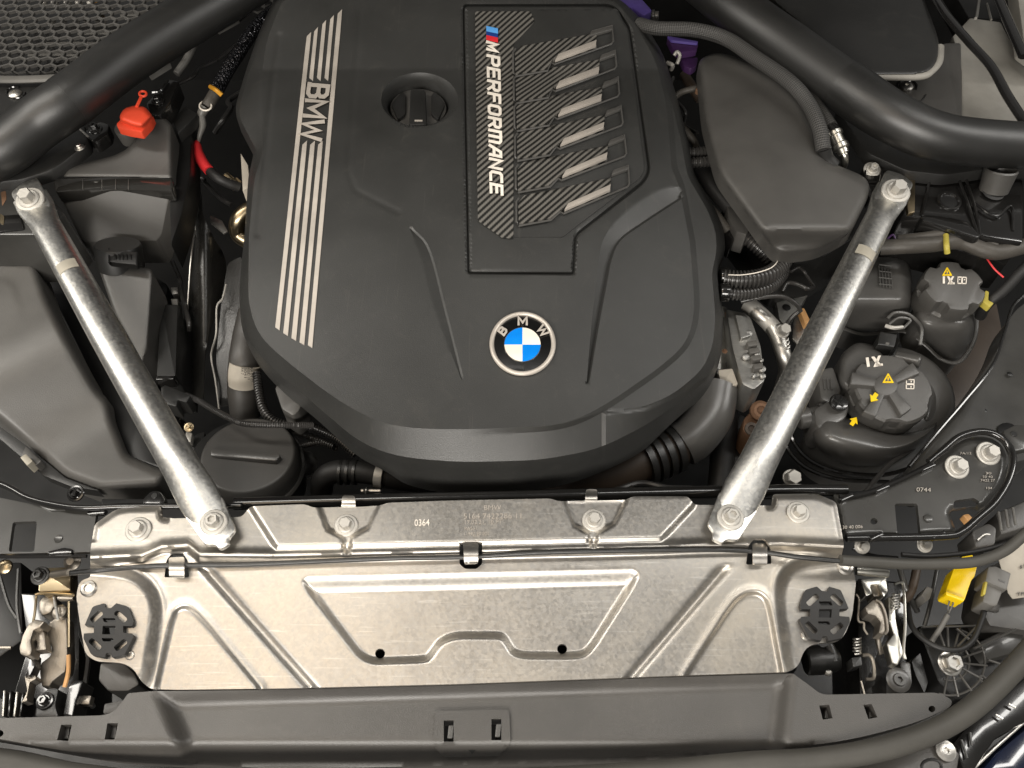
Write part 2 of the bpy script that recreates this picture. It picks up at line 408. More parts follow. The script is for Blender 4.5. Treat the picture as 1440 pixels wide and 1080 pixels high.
def galv(name, base, rough, warm=0.0, spang=1.0, bump=.12, scr=.35):
    x = N(name); x.b.inputs["Metallic"].default_value = 1
    v = x.n("TexVoronoi"); v.inputs["Scale"].default_value = 330; x.l(x.co.outputs["Object"], v.inputs["Vector"])
    sp = x.n("SeparateColor"); x.l(v.outputs["Color"], sp.inputs[0])
    n1 = x.noise(150, 5, .7); n2 = x.noise(5, 4, .6, dist=.6); n3 = x.noise(1000, 2, .8)
    a = tuple(c * .93 for c in base) + (1,); b = tuple(min(1, c * 1.06) for c in base) + (1,)
    c1 = x.ramp(n1, [(.3, a), (.7, b)])
    c2 = x.mix(x.ramp(sp.outputs[0], [(0, g(0)), (1, g(.34 * spang))]), c1, (.34, .35, .365, 1))
    c3 = x.mix(x.ramp(n2, [(.48, g(0)), (.75, g(.3 * warm))]), c2, (.74, .64, .48, 1)) if warm else c2
    c4 = x.mix(x.ramp(n3, [(.66, g(0)), (.72, g(.3))]), c3, (.8, .78, .75, 1))
    mp = x.n("Mapping"); mp.inputs["Scale"].default_value = (14, 420, 60); mp.inputs["Rotation"].default_value = (0, 0, .9); x.l(x.co.outputs["Object"], mp.inputs[0])
    t = x.n("TexNoise"); t.inputs["Scale"].default_value = 1; t.inputs["Detail"].default_value = 3; x.l(mp.outputs[0], t.inputs["Vector"])
    c5 = x.mix(x.ramp(t.outputs[0], [(.63, g(0)), (.68, g(scr)), (.73, g(0))]), c4, (.85, .83, .79, 1))
    x.l(c5, x.b.inputs["Base Color"])
    r1 = x.mix(x.ramp(sp.outputs[1], [(0, g(0)), (1, g(.55 * spang))]), x.ramp(n2, [(.3, g(rough - .04)), (.7, g(rough + .06))]), g(rough + .14))
    x.l(r1, x.b.inputs["Roughness"])
    p = x.bump(sp.outputs[2], bump * .5, .0004); x.bump(n1, bump * .5, .0006, p)
    return x.m
M['galv'] = galv("galvanised_sheet", (.54, .51, .465), .35, 1.0, .85, .07)
M['tubegalv'] = galv("galvanised_tube", (.76, .745, .70), .31, 0, 1.2, .05, .25)
M['cast'] = galv("cast_aluminium", (.50, .49, .46), .45, 1, .6, .5)
M['fitting'] = plain("aluminium_fitting", (.66, .64, .58), .3, 1)
M['shield'] = plain('black_heat_shield', (.020, .019, .017), .28, 0, grain=.4, gscale=300, dirt=.45)
def carbon():
    x = N("carbon_fibre_print"); sp = x.n("SeparateXYZ"); x.l(x.co.outputs["Object"], sp.inputs[0])
    def mth(op, a, b=0.0):
        y = x.n("Math", operation=op)
        for i, v in enumerate((a, b)):
            if hasattr(v, 'node'): x.l(v, y.inputs[i])
            else: y.inputs[i].default_value = v
        return y.outputs[0]
    d1 = mth('MULTIPLY_ADD', sp.outputs[0], -0.68); x.t.nodes[-1].inputs[2].default_value = 0
    s = mth('ADD', d1, mth('MULTIPLY', sp.outputs[1], 0.56))
    st = mth('SINE', mth('MULTIPLY', s, 2 * math.pi / .0068))
    th = mth('SINE', mth('MULTIPLY', sp.outputs[0], 2 * math.pi / .0023))
    f = mth('ADD', mth('MULTIPLY', st, .42), mth('MULTIPLY', th, .10)); f = mth('ADD', f, .5)
    x.l(x.ramp(f, [(.25, (.012, .012, .011)), (.8, (.15, .142, .128))]), x.b.inputs["Base Color"])
    x.b.inputs["Roughness"].default_value = .38; x.bump(f, .25, .0006); return x.m
M['carbon'] = carbon()
def braid(name, ca, cb, su, sv, bumpv=.8, rough=.5):
    x = N(name); sp = x.n("SeparateXYZ"); x.l(x.co.outputs["UV"], sp.inputs[0])
    def mth(op, a, b=0.0):
        y = x.n("Math", operation=op)
        for i, v in enumerate((a, b)):
            if hasattr(v, 'node'): x.l(v, y.inputs[i])
            else: y.inputs[i].default_value = v
        return y.outputs[0]
    u = mth('MULTIPLY', sp.outputs[0], su); v = mth('MULTIPLY', sp.outputs[1], sv)
    a = mth('SINE', mth('ADD', u, v)); b = mth('SINE', mth('SUBTRACT', u, v))
    f = mth('MULTIPLY_ADD', mth('MULTIPLY', a, b), .5); x.t.nodes[-1].inputs[2].default_value = .5
    x.l(x.ramp(f, [(.2, ca), (.85, cb)]), x.b.inputs["Base Color"]); x.b.inputs["Roughness"].default_value = rough
    x.bump(f, bumpv, .001); return x.m
M['braid'] = braid("braided_sleeve", (.012, .012, .012, 1), (.085, .082, .077, 1), 900, 2 * math.pi * 14)
M['cloth'] = plain('taped_harness_wrap', (.062, .056, .048), .55, grain=1.0, gscale=160, dirt=.25)
def foil():
    x = N("crinkled_black_foil"); v = x.n("TexVoronoi"); v.inputs["Scale"].default_value = 230; x.l(x.co.outputs["Object"], v.inputs["Vector"])
    x.b.inputs["Metallic"].default_value = .8; x.b.inputs["Roughness"].default_value = .22
    x.l(x.ramp(v.outputs["Distance"], [(0, (.10, .10, .11)), (.6, (.03, .03, .033))]), x.b.inputs["Base Color"]); x.bump(v.outputs["Distance"], 1.0, .004); return x.m
M['foil'] = foil()
M['latch'] = plain('dull_latch_steel', (.30, .27, .23), .38, .85, grain=.3, gscale=500, dirt=.15)
M['band'] = plain('clear_smoked_band', (.022, .021, .019), .12, coat=.8)
M['conduit'] = plain("corrugated_black_plastic", (.040, .038, .036), .32, spec=.6)
# ================================================================== bay floor and walls (setting)
def flat(P, z): return np.full(len(P), z)
fl = put("bay_floor", [(-2.6, -.6, -.5), (2.6, -.6, -.5), (2.6, 2.0, -.5), (-2.6, 2.0, -.5)], [[0, 1, 2, 3]], M['dark']); fl["kind"] = "structure"
bw = put("bulkhead_wall", [(-2.6, 1.98, -.5), (2.6, 1.98, -.5), (2.6, 1.98, .25), (-2.6, 1.98, .25), (-2.6, 2.6, .25), (2.6, 2.6, .25)], [[0, 1, 2, 3], [3, 2, 5, 4]], M['dark']); bw["kind"] = "structure"
# ================================================================== engine under its cover
eng = T("engine_block", "dark engine block and sump hidden under the big plastic cover", "engine", (660, 360, -.35))
pr("cylinder_head", eng, M['dark'], [(400, 60), (900, 40), (985, 300), (985, 470), (820, 600), (560, 590), (395, 480)], -.03, .12, .01)
pr("block", eng, M['dark'], [(430, 60), (860, 60), (930, 420), (800, 560), (580, 560), (430, 430)], -.16, .3, .01)
# ================================================================== engine cover
CO = rp([(388, -6, 12), (868, -6, 20), (905, 30, 14), (934, 78, 20), (953, 140, 20), (968, 200, 6), (976, 245, 10), (1004, 290, 10), (1018, 322, 12), (1020, 352, 8), (1010, 380, 8),
         (1017, 445, 10), (1014, 505, 20), (1000, 540, 20), (952, 580, 20), (905, 626, 20), (850, 653, 30), (800, 671, 30), (720, 683, 20), (620, 683, 20), (568, 671, 14), (540, 652, 12),
         (500, 632, 20), (440, 577, 20), (388, 536, 20), (358, 502, 20), (341, 470, 20), (336, 425, 20), (338, 385, 10), (344, 330, 10), (349, 250, 8), (357, 214, 6), (333, 168, 6), (331, 150, 8), (346, 98, 20), (366, 40, 20)], 10)
C2 = rp([(392, -4, 12), (866, -4, 20), (902, 32, 14), (931, 80, 20), (950, 140, 20), (965, 200, 6), (973, 246, 10), (1001, 292, 10), (1014, 322, 12), (1016, 352, 8), (1007, 380, 8),
         (1013, 445, 10), (1010, 500, 20), (996, 533, 20), (948, 571, 20), (905, 600, 24), (840, 632, 30), (760, 647, 30), (650, 650, 30), (560, 643, 40), (505, 622, 30), (440, 566, 20), (392, 526, 20), (362, 497, 20), (345, 467, 20), (340, 425, 20),
         (342, 385, 10), (347, 330, 10), (352, 250, 8), (361, 212, 6), (338, 168, 6), (336, 152, 8), (350, 100, 20), (370, 44, 20)], 10)
C1 = rp([(398, -2, 12), (862, -2, 20), (894, 36, 14), (922, 84, 20), (938, 150, 20), (944, 235, 6), (955, 262, 10), (970, 340, 10), (975, 400, 12), (977, 440, 20), (966, 482, 30), (930, 515, 30),
         (845, 574, 40), (790, 598, 40), (640, 605, 60), (545, 600, 60), (480, 567, 40), (400, 506, 40), (362, 470, 30), (349, 425, 20), (350, 330, 8), (358, 250, 8), (370, 212, 8), (366, 120, 10), (374, 60, 20)], 10)
C1B = rp([(398, -2, 12), (862, -2, 20), (897, 34, 14), (926, 83, 20), (944, 141, 20), (958, 200, 6), (967, 248, 10), (994, 294, 10), (1006, 323, 12), (1008, 350, 8), (1001, 385, 8), (1006, 445, 14), (1003, 485, 20), (988, 520, 20), (946, 555, 20), (905, 572, 12), (850, 577, 6),
         (790, 598, 40), (640, 605, 60), (545, 600, 60), (480, 567, 40), (400, 506, 40), (362, 470, 30), (349, 425, 20), (350, 330, 8), (358, 250, 8), (370, 212, 8), (366, 120, 10), (374, 60, 20)], 10)
PANEL = rp([(652, 8, 6), (864, 8, 14), (885, 40, 8), (913, 240, 10), (905, 256, 10), (809, 331, 8), (806, 385, 4), (659, 384, 4)], 5)
REGR = [(953, 278), (905, 311), (872, 334), (858, 362), (850, 400), (838, 465), (825, 535), (860, 550), (930, 505), (966, 475), (972, 440), (968, 400), (962, 340)]
REGL = [(556, 316), (585, 345), (602, 380), (622, 440), (648, 540), (590, 590), (520, 560), (470, 480), (480, 360)]
BLK = [(846, 578), (905, 573), (956, 550), (1003, 508), (1030, 480), (1040, 560), (960, 620), (905, 660), (846, 668)]
CHR = cat([(957, 277), (905, 311), (871, 336), (858, 362), (851, 395), (838, 465), (826, 537)], 8); CHL = cat([(957, 262), (925, 268), (880, 298), (848, 338), (838, 400), (831, 465), (825, 536)], 8)
WGR = cat([(578, 322), (602, 352), (624, 433), (649, 532)], 8); WGL = cat([(577, 323), (592, 362), (612, 436), (648, 532)], 8)
def ridge(P, line, wdt): return np.clip(1 - segd(P, line, False) / wdt, 0, 1)
def ztop(P):
    y = P[:, 1]; x = P[:, 0]
    z = .055 + .05 * sst((600 - y) / 520)
    z = z + np.clip((98 - y) / 100, 0, 1.2) * .030
    z = z - .035 * np.clip((x - 640) / 330, -1, 1) ** 2 * (np.abs(x - 640) / 330)
    for line, d in (([(507, 15), (493, 185), (490, 243), (500, 268), (560, 298)], .0006), ([(393, 50), (384, 110), (362, 330)], .0014)):
        z = z - d * np.exp(-(segd(P, line, False) / 4) ** 2)
    # pressed steps beside the round badge
    for (la, lb, dep) in ((CHL, CHR, .0065), (WGL, WGR, .0022)):
        poly = la + lb[::-1]; a_, b_ = segd(P, la, False), segd(P, lb, False); z = z - dep * a_ / (a_ + b_ + .8) * np.where(inside(P, poly), 1, np.clip(1 - b_ / 3.2, 0, 1))
    # recess round the oil filler
    e = np.sqrt(((x - 590) / 54) ** 2 + ((y - 140) / 38) ** 2); i = np.sqrt(((x - 588) / 43) ** 2 + ((y - 150) / 27.5) ** 2)
    t = np.clip((1 - e) / (np.abs(1 - e) + np.abs(i - 1) + 1e-6), 0, 1); z = z - np.where(e < 1, .026 * t, 0)
    return z
def zcov(P):
    s0, s1, s2 = sd(P, C1), sd(P, C1B), sd(P, C2); so = np.abs(segd(P, CO)); z = ztop(P)
    near = np.clip((P[:, 1] - 60) / 400, .35, 1)
    d1 = np.maximum(s1, 0); t1 = np.where(s1 <= 0, 0, np.where(s2 >= 0, 1, d1 / (d1 + np.abs(s2) + 1e-6)))
    t2 = np.where(s2 <= 0, 0, np.abs(s2) / (np.abs(s2) + so + 1e-6))
    z = z - .0065 * np.clip(s0 / 8, 0, 1) * sst((P[:, 0] - 640) / 200)
    z = z - (.031 - .005 * sst((P[:, 0] - 640) / 200)) * t1 * near - .052 * t2 * near
    g_ = segd(P, PANEL); z = z - .006 * np.clip(1 - g_ / 2.6, 0, 1)
    z = z + .004 * np.clip(-sd(P, BLK) / 6, 0, 1) * sst(s1 / 4)
    return z
cov = T("engine_cover", "large matte black plastic engine cover with silver stripes and round blue white badge", "engine cover", (660, 360, -.05))
off = lambda poly, d: [(p[0] + d * (1 if p[0] > 760 else -1), p[1]) for p in poly]
def inset(poly, d):
    c = np.mean(poly, 0); A = np.asarray(poly); v = A - c; n = np.linalg.norm(v, axis=1)[:, None]; return [tuple(p) for p in (A - v / n * d)]
pc = PANEL + [PANEL[0]]
def insetp(line, d):
    A = np.asarray(line, float); t = np.gradient(A, axis=0); t /= np.linalg.norm(t, axis=1)[:, None]; return [tuple(q) for q in A + np.stack([-t[:, 1], t[:, 0]], 1) * d]
cons = [CHR, insetp(CHR, 3.2), insetp(CHR, -3.2), CHL, WGR, insetp(WGR, 3.2), insetp(WGR, -3.2), WGL, C1B + [C1B[0]], [tuple(p) for p in insetp(C1 + [C1[0]], -8)], [(846, 640), (846, 580)], [(852, 640), (852, 583)], C1 + [C1[0]], C2 + [C2[0]], pc, [tuple(p) for p in inset(pc, 2.8)], [tuple(p) for p in inset(pc, -2.8)], ell(590, 140, 54, 38, 60) + [(644, 140)]]
hole = ell(588, 150, 43, 27.4, 48)
sh("cover_shell", cov, M['cover'], CO, zcov, 3.2, cons, [hole], .02, 20)
zc = lambda P, d=0.0: zcov(np.asarray(P, float)) + d
def on(P): return zcov(P) + .0008
# silver stripes
def stripe(x0, y0, x1, y1, wd=9):
    L = dens([(x0, y0), (x1, y1)], 25, False); o = [(p[0] - wd / 2, p[1]) for p in L] + [(p[0] + wd / 2, p[1]) for p in L[::-1]]
    return o
tops = [(434.5, 48), (444.5, 41), (456, 31), (467, 24), (478, 16)]
bots = [(390, 462), (401.5, 470), (413, 477), (424.5, 483), (436, 487)]
for i, ((xa, ya), (xb, yb)) in enumerate(zip(tops, bots)):
    f = lambda y: xa + (xb - xa) * (y - ya) / (yb - ya)
    segs = [(ya, yb)] if i in (0, 4) else [(ya, 111), (200.5, yb)]
    for a, b in segs:
        wd = 4.7 + 2.6 * (a + b) / 950
        o = stripe(f(a), a, f(b), b, wd); k = len(o) // 2
        o[0] = (o[0][0], o[0][1] + 3); o[-1] = (o[-1][0], o[-1][1] - 3); o[k - 1] = (o[k - 1][0], o[k - 1][1] - 2); o[k] = (o[k][0], o[k][1] + 2)
        sh("stripe", cov, M['silver'], o, lambda P: zc(P, .0012), 8, thick=.0014)
word("lettering", cov, M['silver'], "BMW", (435, 119), (-11.5, 75), (26.5, 2.3), lambda P: zc(P, .0006), 5.6, .4, {'M': 1.35, 'W': 1.6})
# trim panel with carbon print and louvres
trim = pr  # (kept short below)
pan = [(667, 15), (868, 12), (882, 42), (906, 238), (900, 250), (800, 326), (792, 333), (706, 333), (671, 309)]
zp = lambda P: ztop(np.asarray(P, float)) + .0015
tp = sh("trim_panel", cov, M['cover'], rp(pan, 4), zp, 5, thick=.003)
car = [(668, 16), (746, 16), (752, 30), (722, 62), (722, 335), (706, 334), (672, 310)]
sh("carbon_strip", tp, M['carbon'], rp(car, 3), lambda P: zp(P) + .0008, 8, thick=.001)
rows = [((780.5, 84.5), (838, 63.5)), ((782, 122.5), (842, 100.5)), ((785, 161.5), (845.5, 139)), ((788, 203.5), (849, 178.8)), ((790.7, 247.8), (853.4, 221.5)), ((793.8, 294.6), (858, 266.6))]
tabs = [((831, 44), (861, 36), (862.5, 61)), ((845, 78), (865, 71), (867, 96)), ((849, 116), (869, 108), (871, 135)), ((853, 156), (873, 148), (876, 176)), ((857, 198), (878, 190), (881, 219)), ((862, 240), (883.5, 232.5), (885, 262))]
for i, (((bx, by), (ex, ey)), (ta, tb_, tc)) in enumerate(zip(rows, tabs)):
    h = 19 + i * .6; dy = by - rows[0][0][1]; lx = 724 + i * .9
    yl = by + 20
    chev = [(lx, yl), (lx + 36, yl - 9 - i * .3), (lx + 43, yl - 13), (bx - 1, by)]
    prev_y = by - 33 if i else by - 28
    # carbon louvre: low at the back edge, rising to its front edge
    outl = [(lx, by - 10), (lx + 9, by - 20), (ex + 1, ey - 17), (ex + 1, ey + 1), (bx, by + 1), (bx - 3, by - 2), (lx + 45, yl - 8), (lx + 1, yl)]
    def zl(P, by=by, ey=ey, bx=bx, ex=ex):
        base = by + (ey - by) * np.clip((P[:, 0] - bx) / (ex - bx), -.6, 1.3)
        return zp(P) + .0012 + .0045 * sst((P[:, 1] - base + 30) / 34)
    lv = sh("louvre", tp, M['carbon'], outl, zl, 6, thick=.006)
    # raised rim round the louvre
    rim = [(ta[0], ta[1] + 4, 0), (ta[0] + 2, ta[1], 0), (tb_[0], tb_[1], 0), (tc[0], tc[1] - 3, 0), (tc[0] - 3, tc[1] + 1, 0), (bx - 1, by + 6, 0), (bx - 6, by + 3, 0), (lx + 46, yl - 5, 0), (lx + 1, yl + 3, 0), (lx - 2, yl - 2, 0), (lx - 2.5, by - 11, 0), (lx + 1, by - 16, 0)]
    RP = np.array([q[:2] for q in rim]); zz = zp(RP) + .0035
    tb("rim", lv, M['tank'], [(a, b, z) for (a, b, _), z in zip(rim, zz)], 1.45, 6, 3, smooth=False)
    bar = [(bx, by), (bx + 5, by - 9), (ex + .8, ey - 7.6), (ex, ey)]
    pr("silver_bar", lv, M['silver'], bar, lambda P: zl(np.asarray(P)) + .003, .004, .0004)
    pr("end_tab", lv, M['plas2'], [(ta[0], ta[1]), (tb_[0], tb_[1]), (tb_[0] + .3, tb_[1] + 5), (ta[0] - 2, ta[1] + 6)], lambda P: zp(np.asarray(P)) + .005, .004, .0006)
# M logo and word
for k, (m, a, b) in enumerate((('ltblue', 36.3, 43.8), ('navy', 43.8, 49.2), ('redp', 49.2, 55.5))):
    pr("logo_band", tp, M[m], [(683.7, a), (700.2, a + 3.6), (700.3, b + 3.4), (683.9, b)], lambda P: zp(np.asarray(P)) + .0026, .0012, 0)
word("lettering", tp, M['white'], "M", (685.5, 59), (.3, 10), (13, 1.5), lambda P: zp(P) + .001, 4.2, slant=.2)
word("lettering", tp, M['white'], "PERFORmANCE", (686, 78), (4.6, 192), (15.5, 3.2), lambda P: zp(P) + .001, 4.0, .52, {'m': 1.35, 'F': .9, 'A': 1.1})
# round badge
bd = pr("badge", cov, M['enblack'], ell(735, 483.5, 43, 41.5, 48), lambda P: zc(P, .003), .004, .0006)
zb = lambda P: zc(P, .0034)
cx, cy = 734.7, 484.5
Z = zc([(735, 440), (735, 527), (690, 483), (780, 483)], .002)
tb("badge_rim", bd, M['silver'], [(x, y, float(zc([(x, y)], .003)[0])) for x, y in ell(735, 483.5, 43.5, 42, 49)] + [(778.5, 483.5, float(zc([(778.5, 483.5)], .003)[0]))], 3.4, 12, 1, smooth=False)
for q in range(4):
    a = [(cx, cy)] + [(cx + 25.5 * math.cos(q * math.pi / 2 + k * math.pi / 24), cy + 24 * math.sin(q * math.pi / 2 + k * math.pi / 24)) for k in range(13)]
    pr("quadrant", bd, M['enblue' if q in (0, 2) else 'enwhite'], a, lambda P: zc(P, .0036), .001, 0)
tb("inner_rim", bd, M['chrome'], [(x, y, float(zc([(x, y)], .0037)[0])) for x, y in ell(cx, cy, 25.8, 24.2, 41)], .5, 6, 1, smooth=False)
for ch, ang in (("B", -145), ("M", -90), ("W", -35)):
    t = math.radians(ang); ux, uy = -math.sin(t), math.cos(t)
    wch = {'B': 7.5, 'M': 11.5, 'W': 13}[ch]
    ccx, ccy = 735 + 29.5 * math.cos(t), 484 + 28 * math.sin(t)
    o = (ccx - ux * wch / 2, ccy - uy * wch / 2)
    word("lettering", bd, M['silver'], ch, o, (ux * wch, uy * wch), (math.cos(t) * 10, math.sin(t) * 10), lambda P: zc(P, .0034), 3.0)
# ================================================================== oil filler cap
zo = float(ztop(np.array([(640., 150.)]))[0]) - .020
oc = T("oil_filler_cap", "round black oil filler cap with raised grip bar recessed in engine cover", "oil cap", (588, 152, zo - .02))
pr("filler_neck", oc, M['dark'], ell(588, 150, 47, 33, 40), zo - .012, .05, 0)
pr("cap_disc", oc, M['tank'], ell(588, 151, 40, 27, 48), zo - .002, .016, .003)
pr("grip_bar", oc, M['plas'], rp([(577, 124), (598, 124), (600, 176), (575, 176)], 4), zo + .012, .02, .003)
pr("grip_wing", oc, M['plas'], rp([(550, 146), (566, 128), (570, 134), (570, 160), (560, 168)], 4), zo + .003, .01, .002)
pr("grip_wing", oc, M['plas'], rp([(606, 134), (612, 128), (626, 146), (616, 168), (606, 160)], 4), zo + .003, .01, .002)
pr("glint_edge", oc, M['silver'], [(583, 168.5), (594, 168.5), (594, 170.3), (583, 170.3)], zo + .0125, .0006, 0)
# ================================================================== pressed front plate
PO = rp([(127, 775, 4), (133, 737, 6), (163, 716, 8), (180, 713, 6), (226, 712, 3), (228, 727, 3), (243, 729, 3), (340, 727, 6), (352, 712, 6), (428, 709, 4), (441, 714, 6), (480, 713, 0), (481, 697, 4), (499, 697, 4), (500, 713, 0), (535, 711, 5), (545, 707, 5),
         (630, 704, 3), (774, 701, 5), (786, 705, 5), (823, 704, 0), (824, 688, 4), (840, 688, 4), (840, 704, 0), (880, 703, 4), (890, 698, 4), (967, 698, 4), (977, 710, 5), (1085, 711, 3), (1087, 695, 4), (1148, 694, 10), (1176, 706, 6), (1187, 766, 5), (1183, 784, 4), (1198, 797, 8), (1204, 818, 8),
         (1198, 868, 8), (1187, 896, 14), (1174, 903, 6), (1150, 904, 10), (1132, 911, 16), (1122, 938, 8), (1106, 945, 4), (955, 950, 3), (640, 962, 3), (400, 968, 3), (250, 970, 3), (212, 969, 8), (198, 958, 10), (188, 940, 14), (172, 932, 10), (135, 930, 8), (120, 920, 8), (113, 880, 6), (107, 838, 8), (112, 817, 8), (127, 812, 4), (127, 795, 3)], 4)
BEND = [(100, 784), (200, 780), (228, 768), (264, 766), (280, 779), (384, 780), (932, 768), (985, 766), (1045, 765), (1100, 764), (1185, 768)]
TRAPO = rp([(419, 818), (436, 807), (886, 796), (901, 806), (894, 824), (832, 922), (812, 929), (720, 928), (705, 902), (700, 900), (628, 900), (608, 930), (597, 934), (510, 937)], 26, 8)
EARL = rp([(90, 811), (145, 811), (190, 819), (212, 849), (196, 958), (150, 990), (80, 990)], 26, 8)
EARR = rp([(1230, 790), (1165, 797), (1122, 803), (1106, 822), (1110, 870), (1122, 945), (1160, 960), (1240, 940)], 26, 8)
LOOPL = rp([(212, 985), (240, 862), (250, 851), (265, 849), (284, 864), (380, 980)], 26, 8)
LOOPR = rp([(950, 965), (1030, 842), (1050, 830), (1070, 830), (1084, 845), (1106, 960)], 26, 8)
def zplate(P):
    x, y = P[:, 0], P[:, 1]
    yb = np.interp(x, [p[0] for p in BEND], [p[1] for p in BEND])
    low = sst((y - yb) / 13)
    z = -low * .010 - .034 * np.clip((y - (786 - (x - 100) * .016) - 6) / 170, 0, 1.3)
    z = z + .0035 * np.exp(-((y - yb) / 6.) ** 2)
    cen = [(338, 690), (348, 716), (386, 776), (932, 764), (978, 715), (990, 690)]
    z = z + .006 * sst(-sd(P, cen) / 10)
    for nx, ny, wt in ((488, 735, 1), (834, 729, 1)):
        no = [(nx - 46, ny - 30), (nx - 30, ny + 12), (nx - 10, ny + 22), (nx - 6, ny + 48), (nx + 6, ny + 48), (nx + 10, ny + 22), (nx + 32, ny + 10), (nx + 52, ny - 30)]
        z = z - .0055 * sst(-sd(P, no) / 7)
    s = sd(P, TRAPO); yt = np.interp(x, [418, 432, 888, 902], [816, 808, 797, 804]); z = z - .010 * np.minimum(sst(-s / 13), np.where(s < 0, sst((y - yt) / 29), 0))
    for ear in (EARL, EARR): z = z - .012 * (1 - sst(sd(P, ear) / 20))
    for ear in (EARL, EARR): z = z + .0015 * np.exp(-((sd(P, ear) - 20) / 6.) ** 2)
    for lp in (LOOPL, LOOPR): z = z - .004 * sst(-sd(P, lp) / 8) + .0012 * np.exp(-(segd(P, lp) / 6) ** 2)
    for ln in ([(287, 797), (433, 962)], [(1030, 785), (893, 945)]):
        a, b = np.array(ln[0]), np.array(ln[1]); d = (b - a) / np.linalg.norm(b - a); sdn = (P - a) @ np.array([-d[1], d[0]])
        on_ = (y > 790)
        z = z - .0045 * np.exp(-(sdn / 6.) ** 2) * sst((y - 792) / 12)
    # turned-down rear lips
    for lx0, lx1 in ((133, 228), (1087, 1180)): 
        z = z - .004 * sst((8 - segd(P, PO)) / 8) * (y < 760) * (x > lx0 - 10) * (x < lx1 + 10)
    z = z + .0004 * np.sin(x / 47.) * np.sin(y / 31. + 1)
    return z
plate = T("radiator_shield", "pressed galvanised metal shield spanning the front edge behind grey plastic duct", "metal shield", (655, 830, -.06))
HOLES = [ell(534.5, 919, 7, 7, 20), ell(790.5, 912.5, 7, 7, 20), rp([(231, 812), (234, 788), (241, 779), (258, 779), (264, 788), (266, 812), (259, 812), (238, 812)], 3), rp([(1049, 794), (1053, 766), (1060, 758), (1076, 758), (1083, 768), (1085, 793)], 3), rp([(646, 764), (651, 764), (652, 763), (673, 763), (678, 764), (678, 793), (670, 800), (654, 800), (646, 793)], 3)]
for bx, by in ((152.5, 886), (1160, 862.5)): HOLES += [rp([(bx - 8, by - 7), (bx + 10, by - 7), (bx + 9, by + 7), (bx - 9, by + 7)], 1), rp([(bx - 9, by - 18), (bx + 9, by - 18), (bx + 11, by - 10.5), (bx - 7, by - 10.5)], 2), rp([(bx - 10, by + 10.5), (bx + 6, by + 10.5), (bx + 8, by + 17), (bx - 8, by + 17)], 2)]
zpl = lambda P: zplate(np.asarray(P, float))
sh("sheet", plate, M['galv'], PO, zplate, 2.5, [BEND[0:1] + BEND[1:]] if 0 else (), HOLES, .004, 60)
def tongue(o, lift):
    return sh("cable_clip", plate, M['galv'], rp(o, 3), lambda P: zplate(np.asarray(P) * 0 + np.array([[np.mean([q[0] for q in o]), np.mean([q[1] for q in o])]])) + lift + .006 * np.sin((P[:, 1] - o[0][1]) / (o[2][1] - o[0][1]) * math.pi), 3, thick=.002)
tongue([(237, 784), (259, 783), (259, 812), (238, 812)], .006); tongue([(1058, 764), (1079, 763), (1079, 794), (1059, 794)], .006); tongue([(651, 763), (673, 763), (672, 792), (653, 793)], .006)
for x, y, r_ in ((195, 743, 18), (487, 737, 16.5), (835, 730, 16.5), (1122, 719, 16)):
    z_ = float(zpl([(x, y)])[0]); bolt(plate, (x, y + 2, z_ + .0005), r_, M['zinc'], (.02, -.12, 1), rot=random.random(), recess=False)
for x, y, r_ in ((125, 827, 12), (1189, 797, 12), (1134, 893, 8), (183, 921, 7)):
    z_ = float(zpl([(x, y)])[0]); lt("rivet", plate, M['galv'], (x, y, z_), [(r_, 0), (r_ * .8, r_ * .25), (r_ * .5, r_ * .3), (r_ * .45, r_ * .1)], (0, -.1, 1), 24)
for s_, o, wd, h in (("0364", (583, 739.5), 21, 9.5), ("BMW", (681, 717), 24, 7), ("5164 7422286 11", (652, 729.5), 81, 8), ("17.02.21. 10 PT", (654, 737), 52, 6), ("PA551", (653.5, 745.5), 17, 5), ("11992 50 001", (653, 753), 34, 5)):
    text("lettering", plate, M['white' if s_ == "0364" else 'silver'], s_, o, (wd, -.6), (0, -h), lambda P: zplate(P), -.008 if s_ != "0364" else .004, lift=.0006, thick=.0003)
